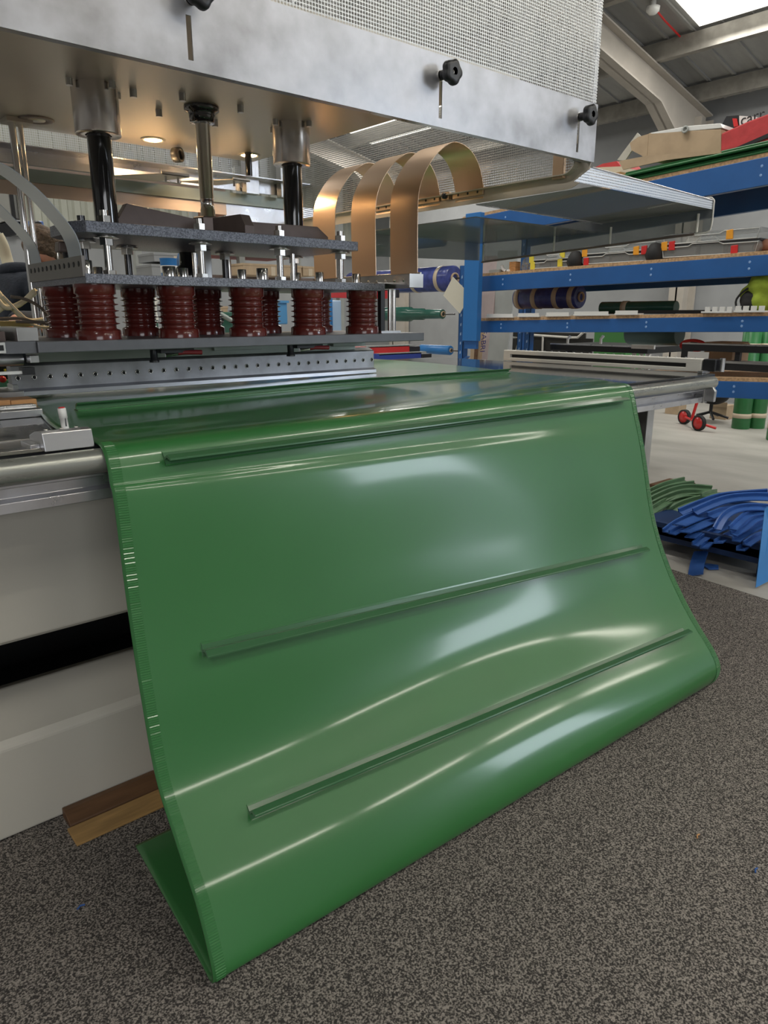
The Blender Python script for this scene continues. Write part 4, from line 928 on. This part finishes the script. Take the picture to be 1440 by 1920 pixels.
MB().box((5.7, a.y-.06, 0), (5.76, a.y, a.z-.05)).build('rear_leg', BLKPL, t)
t = thing('black_panel_stack', 'large black panels with thin white frame leaning beyond the shelves', 'panels', at(1000, 700, X=6.4)+Vector((.1, 0, -.8)))
for (u0, v0, u1, v1, X) in ((962, 622, 1092, 700, 6.4), (1000, 632, 1105, 710, 6.35)): ybox('panel', u0, v0, u1, v1, X, .02, mat('black_board', (.02, .02, .018), .5), t)
p = [at(u, v, X=6.33) for u, v in ((995, 628), (1070, 633), (1083, 633), (1095, 622))]
MB().tube(p, .012, 6).build('white_rail', WHITEM, t); p = [at(u, v, X=6.33) for u, v in ((1018, 630), (1017, 662))]; MB().tube(p, .011, 6).build('white_stay', WHITEM, t)
p = [at(u, v, X=6.30) for u, v in ((962, 633), (975, 633), (966, 662))]; MB().tube(p, .011, 6).build('side_stay', GREYC, t)
t = thing('green_bin', 'green plastic bin standing beyond the dark workbench', 'bin', at(1142, 790, X=7.0)+Vector((.2, 0, 0)))
a = at(1114, 618, X=7.0); b = at(1178, 618, X=7.0)
MB().prism([(7.0, b.y+.03, .0), (7.0, a.y-.03, .0), (7.0, a.y, 1.12), (7.0, b.y, 1.12)], (.4, 0, 0)).build('bin_body', mat('bin_green', (.08, .26, .08), .5), t, bev=.01)
MB().box((6.98, b.y-.01, 1.12), (7.42, a.y+.01, 1.16)).build('bin_rim', MGREEN, t, bev=.01)
# leaning boards
t = thing('leaning_boards', 'grey and pinkish boards leaning upright at the far rack end', 'boards', at(930, 700, X=5.75)+Vector((0, 0, 0)))
def lb(u0, u1, nm, mt, X, vt=545, vb=693, sh=16):
    P = [at(u0, vt, X=X), at(u1, vt, X=X), at(u1-sh, vb, X=X-.10), at(u0-sh, vb, X=X-.10)]
    return MB().prism(P, (.015, 0, 0)).build(nm, mt, t)
lb(934, 970, 'grey_board', GREYC, 5.70, 470, 693, 22)
lb(903, 934, 'pink_board', PINKC, 5.72, 480, 600, 10)
lb(914, 932, 'printed_board', PINKC, 5.70, 600, 693, 14)
lb(892, 916, 'wood_edge_board', CARD, 5.75, 490, 693, 12)
lb(897, 902, 'wood_edge', WOODB, 5.69, 545, 693, 10)
p0 = at(905.5, 618, X=5.66)
p1_ = at(900, 672, X=5.60)
text('FABRI', 'lettering', at(904.5, 619, X=5.60), (p1_-p0), (0, -1, 0) if False else Vector((0, -1, 0)), .088, mat('navy_ink', (.03, .03, .15), .6), t)
# rolls hanging on spindles beyond the rack end (axes run down the hall)
SP = mat('spindle', (.12, .12, .12), .4, .8)
def spindle_roll(lb, u, v, u2, r, mt, X=4.95, steps=None, bands=(), nm='material_roll'):
    a = at(u, v, X=X); b = at(u2, v, X=X); L = b.y-a.y
    tt = roll(nm, lb, X, a.z, r, a.y, b.y, mt, bands, True, 'rolls on spindles beyond the rack', steps and [(L*k, r*q_) for k, q_ in steps])
    MB().cyl((X, a.y-.16, a.z), (X, a.y+.02, a.z), .008, 8).build('spindle', SP, tt)
spindle_roll('slim bright blue roll with wooden core on the upper spindle', 833, 450, 740, .055, BLUEM, steps=[(0, .75), (.03, .75), (.03, 1), (1, 1)])
spindle_roll('thick navy film-wrapped roll with brown tape bands', 852, 522, 660, .115, NAVY, X=5.1, bands=(.08, .3), nm='wrapped_roll')
spindle_roll('dark green roll stepped in thickness on the middle spindle', 830, 589, 720, .062, DGREEN, X=5.1, steps=[(0, .72), (.30, .72), (.31, .9), (.52, .9), (.53, 1.15), (1, 1.15)])
spindle_roll('slim blue roll on the lowest spindle', 845, 657, 790, .045, BLUEM, X=5.1)
spindle_roll('small dark green roll end seen between copper straps', 716, 468, 690, .06, DGREEN, X=6.0)
# red and blue machine beams beyond the table
for (lb_, u0, v0, u1, v1, Y, mt) in (('red steel channel with black end beyond the press, at plate height', 680, 542, 728, 560, 3.9, RED), ('red steel channel low behind the table with black end', 698, 652, 768, 664, 3.9, RED), ('blue steel channel lying lowest behind the table', 698, 667, 790, 677, 3.85, mat('royal_blue', (.03, .06, .33), .4))):
    t = thing('steel_channel', lb_, 'channel', at(u1, v1, Y=Y))
    xbox('channel_body', u0-60, v0, u1, v1, Y, .08, mt, t, .003); a = at(u1, (v0+v1)/2, Y=Y)
    MB().box((a.x, Y-.005, a.z-.025), (a.x+.10, Y+.08, a.z+.03)).build('end_cap', BLKPL, t, bev=.004)
    MB().box((a.x-.4, Y+.0, at(u0, v0, Y=Y).z), (a.x+.05, Y+.07, at(u0, v0, Y=Y).z+.012)).build('cable_tray', GREYC, t)
o = ybox('small_white_block', 893, 674, 907, 681, 4.6, .05, WHITEP); tag(o, 'small white block on the far corner near the leaning boards', 'block')
# ================================================================ floor-standing things at right
def tube_roll(u, v, ut, lb_, h=1.06):
    a = at(u, v, Z=0); r = .095
    t = thing('standing_roll', lb_, 'roll', (a.x, a.y, 0), 'green rolls standing on the floor')
    MB().lathe((a.x, a.y, 0), (0, 0, 1), [(0, r*.96), (.01, r), (h-.01, r), (h, r*.9), (h, r*.3), (h-.02, r*.25)], 28, False).build('roll_body', MGREEN, t)
    for z in (.12, h-.18): MB().lathe((a.x, a.y, z), (0, 0, 1), [(0, r+.001), (0, r+.003), (.05, r+.003), (.05, r+.001)], 28, False).build('tape_band', TAPE, t)
tube_roll(1388, 803, 0, 'green roll with tape bands standing on the floor, left of three')
tube_roll(1416, 802, 0, 'green roll with tape bands standing on the floor, middle of three')
tube_roll(1455, 825, 0, 'green roll standing on the floor, cut off by the picture edge')
t = thing('red_trolley', 'small red-framed trolley with two red wheels on the concrete', 'trolley', at(1302, 800, Z=0))
c1 = at(1283, 783, X=8.1); c2 = at(1311, 789, X=7.75)
for c in (c1, c2):
    R = .085; c.z = R
    w = MB().lathe((c.x, c.y, R), (-1, .35, 0), [(-.02, R*.8), (-.02, R), (.02, R), (.02, R*.8)], 24, False).build('tyre', BLKRUB, t)
    MB().lathe((c.x, c.y, R), (-1, .35, 0), [(-.018, R*.82), (.018, R*.82), (.024, R*.3), (.03, R*.15), (.03, 0)], 20, False).build('wheel_disc', RED, w)
MB().tube([c1, c2], .014, 8).build('axle', RED, t)
mid = (c1+c2)/2
tp = at(1309, 748, X=7.95); MB().tube([mid, tp], .017, 8).build('post', RED, t)
MB().box(tp-Vector((.03, .03, .03)), tp+Vector((.03, .03, .04))).build('post_head', RED, t, bev=.008)
e = at(1343, 797, X=7.75); e.z = .05; MB().tube([c2, e], .014, 8).build('foot_bar', RED, t)
c = at(1332, 775, X=8.5)
t = thing('black_stool', 'black padded workshop seat on castors behind the trolley', 'seat', (8.5, c.y, 0))
blob((8.5, c.y, .36), .2, (1, 1.0, .75), .06, 12).build('seat_pad', BLKRUB, t)
for k in range(5):
    a_ = k*2*PI/5; MB().tube([(8.5, c.y, .12), (8.5+.2*math.cos(a_), c.y+.2*math.sin(a_), .06)], .015, 6).build('castor_leg', BLKPL, t)
MB().cyl((8.5, c.y, .1), (8.5, c.y, .3), .02, 10).build('stem', BLKPL, t)
for (u, v, w, lb_) in ((1258, 790, .18, 'small brown carton on the floor behind the trolley'), (1346, 785, .2, 'small brown carton on the floor beside the green rolls')):
    a = at(u, v, Z=0) if False else at(u, v-8, X=8.8); t = thing('small_carton', lb_, 'box', (8.8, a.y, 0))
    MB().box((8.8, a.y-w/2, 0), (9.0, a.y+w/2, .17)).build('carton_body', CARD, t, bev=.003); MB().box((8.795, a.y-w/2, .15), (8.80, a.y+w/2, .21)).build('flap', CARD, t)
# ------------------------------------------------ belt strip offcuts on a low blue stillage
t = thing('blue_stillage', 'low blue steel stillage under the piles of strips', 'stillage', (3.8, 1.6, 0))
DKB = mat('dark_blue_steel', (.012, .035, .11), .5)
MB().box((3.52, 1.22, .10), (4.35, 2.0, .14)).build('deck', DKB, t)
MB().box((3.52, 1.26, .07), (3.55, 1.98, .17)).build('front_rail', DKB, t, bev=.004)
MB().box((4.3, 1.26, .07), (4.33, 1.98, .17)).build('rear_rail', DKB, t, bev=.004)
for (x, y) in ((3.54, 1.28), (3.54, 1.94), (4.3, 1.28), (4.3, 1.94)): MB().box((x, y, 0), (x+.05, y+.05, .10)).build('foot', DKB, t)
MB().prism([at(1417, 1102, X=3.36), at(1434, 955, X=3.50), at(1470, 930, X=3.6), at(1470, 1075, X=3.55)], (.01, .006, 0)).build('side_plate', BLUEM, t)
CX = lambda p, X: at(1200+p[0]/6, 860+p[1]/6, X=X)
LPROF = [(-.020, -.003), (.020, -.003), (.020, .003), (-.012, .003), (-.012, .018), (-.020, .018)]
FLAT = [(-.028, -.003), (.028, -.003), (.028, .003), (-.028, .003)]
def strip(nm, pts, X, mt, lb_, prof=LPROF, dx=.25, sc=1.0, grp=None, up=(-.55, .05, .85)):
    n = len(pts); P = cr([CX(p, X+dx*i/(n-1)) for i, p in enumerate(pts)], 6)
    P = [Vector((p.x, p.y, max(p.z, .012))) for p in P]
    o = MB().sweep(P, [(a*sc, b*sc) for a, b in prof], up).build(nm, mt); return tag(o, lb_, 'strip', grp)
BS = [((455, 615), (700, 515), (950, 440), (1440, 400)), ((620, 612), (800, 530), (1000, 465), (1250, 440), (1500, 445)), ((790, 660), (950, 600), (1100, 575), (1250, 570)),
      ((870, 800), (960, 655), (1100, 575), (1300, 555), (1500, 570)), ((1040, 800), (1140, 700), (1250, 630), (1500, 580)), ((1050, 860), (1200, 770), (1300, 690), (1500, 630)),
      ((1080, 930), (1250, 810), (1500, 690)), ((1200, 975), (1330, 890), (1400, 860), (1540, 830)), ((1130, 1030), (1250, 965), (1420, 900)), ((290, 830), (420, 735), (600, 650), (800, 600)),
      ((450, 750), (560, 705), (700, 650), (900, 600)), ((560, 890), (660, 820), (780, 760), (950, 680)), ((620, 980), (760, 880), (900, 800), (1050, 740)), ((720, 1010), (830, 910), (960, 850)),
      ((880, 950), (960, 900), (1060, 840)), ((360, 850), (480, 790), (620, 740), (800, 690)), ((500, 830), (600, 790), (760, 720), (900, 660))]
BL = {0: 'blue belt strip arching at the very back top of the blue pile', 1: 'broad blue belt strip arching over the top of the blue pile', 2: 'short upright-flanged blue strip just under the top arch', 7: 'blue strip curling out low at right front of the pile', 8: 'lowest short blue strip at right front of the pile', 9: 'blue strip reaching farthest left toward the green pile',
      3: 'blue strip bending sharply down from under the second arch', 4: 'blue strip in the right half, upper one of the nested curves', 5: 'blue strip in the right half, second of the nested curves', 6: 'blue strip in the right half, third and lowest of the nested curves',
      10: 'flat blue strip lying just below the left end of the broad arch', 11: 'flat blue strip crossing the middle of the pile with square cut end', 12: 'blue strip angled down through the pile above the hanging one', 13: 'short blue strip end at the bottom middle, right above hanging strip',
      14: 'short curled blue strip end at the bottom between middle and right bunches', 15: 'blue strip low on the left edge of the pile, pointing left', 16: 'flat blue strip at left middle, lying over the low left one'}
for i, p in enumerate(BS):
    strip('belt_strip', p, 3.50-.006*i+.12*(i < 3), BLUEST, BL.get(i, 'blue moulded belt strip curved among the others in the blue pile'), FLAT if i in (10, 11, 16) else LPROF, .3, 1.15 if i < 3 else 1.0, 'blue strips in the pile')
P = [at(1304, 1078, Z=.008)+Vector((0, 0, 0)), at(1308, 1055, Z=.03), at(1315, 1034, X=3.53)]
o = MB().sweep(cr(P, 5), [(-.035, -.003), (.035, -.003), (.035, .003), (-.035, .003)], (-.7, 0, .7)).build('belt_strip', BLUEST); tag(o, 'flat blue strip hanging down from the pile to the floor', 'strip')
c = at(1327, 1064, Z=.004); o = MB().prism([c+Vector((-.03, -.02, 0)), c+Vector((.01, -.05, 0)), c+Vector((.05, -.03, .004)), c+Vector((.04, .03, .0)), c+Vector((-.01, .03, .01))], (0, 0, .006)).build('blue_scrap', BLUEST); tag(o, 'small torn blue scrap on the concrete below the pile', 'scrap')
GS = [((60, 420), (300, 312), (520, 258)), ((80, 460), (330, 352), (620, 303)), ((100, 500), (350, 385), (560, 345), (810, 362)), ((100, 560), (400, 425), (600, 398), (770, 425)),
      ((730, 435), (820, 400), (900, 385)), ((100, 700), (330, 515), (550, 455), (800, 440)), ((180, 760), (400, 575), (600, 490), (780, 455)), ((200, 820), (320, 640), (400, 570)), ((300, 800), (370, 660), (430, 600)), ((100, 620), (280, 510), (380, 460))]
for i, p in enumerate(GS):
    strip('belt_strip', p, 3.95-.02*i, STRG, {0: 'topmost pale green strip at the back of green pile', 4: 'short green strip end poking out toward the blue pile', 1: 'second green strip from the top of the green pile', 2: 'long green strip arching under the two topmost ones',
    3: 'long green strip in the middle ending beside the short poking one', 5: 'green strip arching lowest over the front of green pile', 6: 'green strip nested right under the lowest front arch', 7: 'green strip sloping steeply beside the belt edge',
    8: 'short steep green strip in front of the pile near blue strips', 9: 'short green strip wedged between the middle arches'}.get(i, 'dull green moulded belt strip lying in the green pile'), LPROF, .25, 1.25, 'green strips in the pile')
c = at(1245, 912, X=4.2); t = thing('dark_wood_offcut', 'dark wooden offcut behind the green strips', 'offcut', c)
MB().box((4.2, c.y-.08, .02), (4.45, c.y+.10, c.z)).build('wood_block', WOODB, t, bev=.004); MB().box((4.18, c.y-.02, .02), (4.2, c.y+.14, c.z-.05)).build('wood_slat', WOODB, t)
# ================================================================ beyond the press, left
def carton(lb_, u0, v0, u1, v1, Y, d=.4, mt=None, nm='carton'):
    t = thing(nm, lb_, 'box', at((u0+u1)/2, v1, Y=Y)); xbox('carton_body', u0, v0, u1, v1, Y, d, mt or CARD, t, .004)
    a = at(u0, v0, Y=Y); b = at(u1, v1, Y=Y); xm = (a.x+b.x)/2
    MB().box((xm-.03, Y-.002, min(a.z, b.z)), (xm+.03, Y, max(a.z, b.z))).build('tape_strip', TAPE, t)
    MB().box((a.x-.005, Y-.006, a.z-.02), (b.x+.005, Y+d, a.z+.006)).build('lid', mt or CARD, t, bev=.003)
    return t
# storage shelving down the hall
t = thing('hall_shelving', 'tall shelving with red and brown boards down the hall behind press', 'shelving', at(480, 640, Y=8.5)+Vector((0, 0, -.4)))
for (u0, v0, u1, v1, mt) in ((420, 468, 560, 484, mat('rack_red', (.42, .05, .03), .5)), (380, 597, 470, 606, BROWNP), (300, 518, 640, 524, BROWNP)): xbox('shelf_beam', u0, v0, u1, v1, 8.5, .8, mt, t)
for u in (262, 372, 455, 560, 640): a = at(u, 500, Y=8.52); MB().box((a.x-.04, 8.52, 0), (a.x+.04, 8.6, 3.0)).build('shelf_post', GREYC, t)
carton('brown carton on the hall shelving, left of the hood rod', 380, 384, 432, 402, 8.6)
carton('wide brown carton seen right under the upper plate', 455, 494, 566, 519, 8.0)
carton('brown carton at plate height right of the wide one', 568, 500, 596, 518, 8.0)
carton('stack of cream cartons behind the plates, upper', 288, 474, 372, 494, 7.4, mt=WHITEW)
carton('stack of cream cartons behind the plates, lower', 284, 496, 372, 520, 7.38, mt=WHITEW)
carton('brown carton between the insulators, left centre', 388, 575, 428, 598, 7.5)
carton('long brown carton high on hall shelving behind right piston', 470, 392, 600, 410, 8.6)
c = at(358, 497, Y=6.0); o = MB().lathe((c.x, 6.0, c.z), (.3, -1, 0), [(0, .16), (.02, .165), (.05, .165), (.06, .15)], 30).build('blue_disc', mat('muted_blue', (.06, .13, .26), .5)); tag(o, 'muted blue round lid standing behind the plates', 'lid')
t = thing('blue_tub', 'small blue tub with white label behind the plates', 'tub', at(318, 520, Y=5.2))
c = at(318, 520, Y=5.2); MB().lathe((c.x, 5.2, c.z), (0, 0, 1), [(0, .055), (.12, .06), (.13, .063)], 20).build('tub_body', BLUEM, t); MB().lathe((c.x, 5.2, c.z+.03), (0, 0, 1), [(0, .0585), (.05, .061)], 20, False).build('tub_label', WHITEP, t)
t = thing('blue_crate', 'bright light-blue plastic crate seen between the insulators', 'crate', at(515, 606, Y=6.0))
xbox('crate_body', 492, 565, 540, 608, 6.0, .35, mat('light_blue', (.10, .32, .62), .4), t, .01); xbox('crate_label', 508, 582, 520, 586, 5.99, .01, WHITEP, t)
xbox('crate_rim', 490, 563, 542, 568, 5.985, .38, mat('light_blue', (.1, .32, .62), .4), t)
t = thing('green_machine', 'green metal machine with sloping arm seen between insulators', 'machine', at(400, 640, Y=5.4))
xbox('machine_body', 382, 585, 440, 640, 5.4, .5, mat('machine_green', (.03, .12, .08), .45), t, .01)
a = at(386, 573, Y=5.35); b = at(442, 606, Y=5.35); MB().tube([a, b], .02, 8).build('sloping_arm', TEALW, t)
c = at(405, 598, Y=5.38); MB().lathe(c, (0, -1, 0), [(0, .06), (.02, .06), (.03, .03)], 16).build('wheel', BLKPL, t)
t = thing('green_lathe', 'small dark green machine with white knobs behind left insulators', 'machine', at(288, 640, Y=5.6))
xbox('machine_base', 270, 600, 300, 640, 5.6, .3, mat('machine_green', (.03, .12, .08), .45), t, .01); xbox('white_knob', 276, 582, 288, 590, 5.58, .04, WHITEP, t)
MB().tube(cr([at(292, 600, Y=5.6), at(288, 575, Y=5.6), at(294, 560, Y=5.6)], 4), .025, 8).build('curved_pipe', WHITEM, t)
o = xbox('wooden_plank', 268, 556, 279, 615, 5.5, .05, ORNG, bev=.002); tag(o, 'upright orange-brown plank between the left insulators', 'plank')
t = thing('light_window_cabinet', 'tall pale-blue panelled cabinet seen between right insulators', 'cabinet', at(633, 640, Y=6.2)+Vector((0, 0, -1.0)))
c = at(622, 560, Y=6.2); d = at(640, 560, Y=6.2); MB().box((c.x, 6.2, 0), (d.x, 6.6, 1.38)).build('cabinet_body', mat('pale_blue', (.45, .62, .85), .3), t, bev=.01); MB().box((c.x-.03, 6.19, 0), (c.x, 6.62, 1.42)).build('side_frame', BLUEM, t)
t = thing('blue_display', 'blue screen-like panel beside the left strap, above the person', 'panel', at(75, 420, Y=4.4))
xbox('panel_body', 56, 413, 84, 436, 4.4, .04, mat('periwinkle', (.14, .24, .62), .4), t, .004)
t = thing('camera_arm', 'black jointed clamp arm hanging in front of the blue panel', 'arm', at(70, 430, Y=4.2))
for (u, v, r) in ((65, 426, .030), (79, 438, .036)):
    c = at(u, v, Y=4.2); MB().lathe(c, (.2, -1, 0), [(0, r), (.03, r), (.031, r*.45), (.012, r*.4)], 18).build('joint_disc', BLKPL, t)
MB().tube([at(60, 424, Y=4.22), at(80, 440, Y=4.22)], .014, 8).build('arm_link', BLKPL, t)
t = thing('wall_cupboard', 'dark-bottomed grey wall cupboard at far left behind the strap', 'cupboard', at(30, 412, Y=4.6))
xbox('cupboard_body', 12, 340, 46, 411, 4.6, .35, mat('cupboard_grey', (.40, .40, .38), .4), t, .004); xbox('cupboard_base', 10, 411, 47, 416, 4.59, .37, ALU, t)
for u in (22, 36): xbox('door_edge', u, 342, u+1.5, 410, 4.59, .01, DARKC, t)
MB().prism([at(13, 416, Y=4.6), at(46, 416, Y=4.6), at(46, 436, Y=4.6), at(38, 436, Y=4.6)], (0, .3, 0)).build('dark_underside', NAVYC, t)
# ribbed cream hose and cables at left
o = MB().tube(cr([at(-5, 440, Y=3.9), at(5, 460, Y=3.9), at(14, 490, Y=3.9), at(26, 530, Y=3.85), at(30, 560, Y=3.8)], 5), .026, 12).build('cream_hose', CREAMC); tag(o, 'thick cream hose running down beside the person', 'hose')
cabs = [((-6, 545), (20, 575), (50, 600), (80, 600)), ((-6, 585), (10, 575), (35, 572), (62, 548), (66, 546)), ((-6, 560), (12, 577), (40, 568), (66, 548)), ((5, 555), (40, 590), (70, 612), (110, 613)), ((-5, 598), (40, 597), (70, 604), (150, 616)), ((20, 556), (50, 562), (80, 580), (92, 604)), ((30, 603), (90, 605), (140, 610), (160, 620))]
clb = ['thick pale cream cable sloping down to the insulators', 'cream cable looped up at the far left', 'second cream cable in the looped pair', 'thin cream cable sagging toward the platen', 'lowest dark cable running to the first insulator', 'brown cable arching in front of the person', 'dark cable crossing by the front insulators']
for i, p in enumerate(cabs):
    Yc = 2.75-.03*i; P = cr([at(u, v, Y=Yc) for u, v in p], 6)
    o = MB().tube(P, .0085 if i < 3 else .005, 8).build('cable', CREAMC if i < 4 else mat('brown_cable', (.16, .13, .10), .5)); tag(o, clb[i], 'cable')
t = thing('control_boxes', 'dark equipment with green board and red button at far left', 'equipment', at(8, 745, Y=2.9))
xbox('dark_box', -60, 660, 24, 722, 2.92, .2, BLKPL, t, .004); xbox('green_board', -60, 716, 22, 745, 2.86, .2, mat('pale_green', (.16, .42, .27), .5), t, .003)
c = at(4, 711, Y=2.85); MB().lathe(c, (0, -1, 0), [(0, .012), (.01, .012), (.014, .006)], 14).build('red_button', RED, t)
MB().tube([at(9, 692, Y=2.88), at(11, 700, Y=2.88), at(20, 700, Y=2.88)], .004, 6).build('yellow_wire', YELL, t)
MB().tube([at(u, v, Y=2.9) for u, v in ((0, 681), (8, 673), (9, 680), (0, 683))], .002, 6).build('grey_wire', WHITEM, t)
o = xbox('brass_rail', -40, 602, 62, 612, 2.95, .1, mat('brass_dull', (.35, .28, .12), .4, .6), bev=.002); tag(o, 'dull brass-coloured rail behind the platen at far left', 'rail')
# ------------------------------------------------ person behind the press
def skin(name, V, E, mt, parent, sub=2):
    me = bpy.data.meshes.new(name); off = parent.location
    me.from_pydata([tuple(Vector(p[:3])-off) for p in V], E, []); o = bpy.data.objects.new(name, me); COL.objects.link(o); o.parent = parent
    me.materials.append(mt)
    sk = o.modifiers.new('k', 'SKIN'); lay = me.skin_vertices[0] if me.skin_vertices else None
    if lay is None:
        import bmesh
        bm = bmesh.new(); bm.from_mesh(me); bm.verts.layers.skin.verify(); bm.to_mesh(me); bm.free(); lay = me.skin_vertices[0]
    for i, p in enumerate(V):
        r = p[3]; lay.data[i].radius = (r, p[4] if len(p) > 4 else r)
    lay.data[0].use_root = True; sk.use_smooth_shade = True
    s = o.modifiers.new('s', 'SUBSURF'); s.levels = sub; s.render_levels = sub; return o
hd = at(90, 486, Y=3.75)
px, py = hd.x-.22, 3.72
ps = thing('person', 'person with brown curly hair in dark hooded top leaning in behind press', 'person', (px, py, 0))
hx, hy, hz = hd.x, 3.75, hd.z
B = [(px, py, .93, .13, .10), (px+.01, py, 1.10, .135, .10), (px+.04, py-.01, 1.26, .15, .105), (px+.08, py-.01, 1.38, .09, .08), (px+.13, py-.01, 1.44, .055),
     (hx-.02, hy, hz-.09, .055), (hx, hy-.01, hz-.02, .078, .085), (hx, hy, hz+.06, .078, .085)]
E_ = [(0, 1), (1, 2), (2, 3), (3, 4), (4, 5), (5, 6), (6, 7)]
def limb(V, E, start, pts):
    prev = start
    for p in pts: V.append(p); E.append((prev, len(V)-1)); prev = len(V)-1
    return prev
wr = at(66, 640, Y=3.05)
fr = Vector((wr.x, 3.05, 1.185))
l = limb(B, E_, 2, [(px+.10, py-.17, 1.36, .055), (px+.13, py-.34, 1.20, .045), (fr.x-.04, fr.y+.12, fr.z+.03, .03), (fr.x, fr.y+.02, fr.z, .022, .030)])
r_ = limb(B, E_, 2, [(px-.02, py+.17, 1.36, .055), (px-.02, py+.24, 1.12, .045), (px+.06, py+.12, .98, .03), (px+.09, py+.06, .97, .022, .03)])
for s_ in (-1, 1): limb(B, E_, 0, [(px, py+.09*s_, .80, .08), (px+.01, py+.10*s_, .48, .055), (px-.02, py+.10*s_, .12, .042), (px+.10, py+.11*s_, .05, .035)])
skin('body', B, E_, SKIN, ps)
def hand(w, d, side, nm):
    w = Vector(w); d = Vector(d).normalized(); s = Vector(side).normalized(); up = d.cross(s)
    V = [(*(w+d*.0), .016)]; E2 = []
    for k, L in enumerate((.070, .078, .073, .058)):
        b = w+d*.045+s*(k-1.5)*.019; limb(V, E2, 0, [(*b, .0095), (*(b+d*L*.45-up*.004), .0085), (*(b+d*L*.8-up*.016), .0078), (*(b+d*L*.95-up*.028), .0068)])
    b = w+d*.015-s*.03; limb(V, E2, 0, [(*b, .011), (*(b+d*.028-s*.016), .0095), (*(b+d*.05-s*.018-up*.01), .008)])
    skin(nm, V, E2, SKIN, ps, 1)
hand(fr, (.75, -.5, -.05), (.4, .8, 0), 'hand'); hand((px+.09, py+.06, .97), (.8, -.5, 0), (.4, .8, 0), 'hand')
T = [(px, py, .92, .155, .125), (px+.01, py, 1.10, .155, .12), (px+.04, py-.01, 1.26, .17, .125), (px+.08, py-.01, 1.37, .115, .10), (px+.11, py-.01, 1.40, .085, .08)]
E3 = [(0, 1), (1, 2), (2, 3), (3, 4)]
limb(T, E3, 2, [(px+.10, py-.17, 1.36, .072), (px+.13, py-.34, 1.20, .058), (fr.x-.045, fr.y+.13, fr.z+.032, .042)])
limb(T, E3, 2, [(px-.02, py+.17, 1.36, .072), (px-.02, py+.24, 1.12, .058), (px+.055, py+.125, .985, .042)])
skin('hooded_top', T, E3, NAVYC, ps)
hc = at(48, 522, Y=3.72)
MB().tube(cr([(hc.x+.105*math.cos(k*PI/5), hc.y+.105*math.sin(k*PI/5), hc.z+.03*math.cos(k*PI/5+1.5)-.02*math.cos(k*PI/5)) for k in range(11)], 3), .03, 10).build('hood_collar', NAVYC, ps)
Tr = [(px, py, .92, .135, .115), ]; E4 = []
for s_ in (-1, 1): limb(Tr, E4, 0, [(px, py+.09*s_, .80, .095), (px+.01, py+.10*s_, .48, .072), (px-.02, py+.10*s_, .10, .062)])
skin('trousers', Tr, E4, NAVYC, ps)
for s_ in (-1, 1): blob((px+.05, py+.11*s_, .045), .05, (2.4, .9, .85), .03, 5, 14).build('shoe', BLKRUB, ps)
random.seed(11)
hm = blob((hx-.012, hy+.012, hz+.05), .098, (.98, .95, 1.02), .16, 21, 34)
hm.build('hair', HAIRM, ps)
fd = Vector((.55, -.83, -.12)).normalized(); fs = Vector((.83, .55, 0)); fc = Vector((hx, hy-.01, hz-.015))
for s_ in (-1, 1):
    MB().lathe(fc+fd*.082+fs*.03*s_+Vector((0, 0, .012)), fd, [(-.004, .0), (-.003, .008), (.003, .009), (.007, .004), (.008, 0)], 12, False).build('eye', WHITEP, ps)
    MB().lathe(fc+fs*.086*s_, fs*s_, [(-.01, .02), (.004, .024), (.012, .018)], 12).build('ear', SKIN, ps)
MB().tube([fc+fd*.080+Vector((0, 0, .015)), fc+fd*.100+Vector((0, 0, -.012)), fc+fd*.098+Vector((0, 0, -.022))], .011, 8).build('nose', SKIN, ps)
MB().tube([fc+fd*.082-fs*.022+Vector((0, 0, -.048)), fc+fd*.09+Vector((0, 0, -.046)), fc+fd*.082+fs*.022+Vector((0, 0, -.048))], .006, 6).build('mouth', mat('lip', (.45, .14, .12), .5), ps)
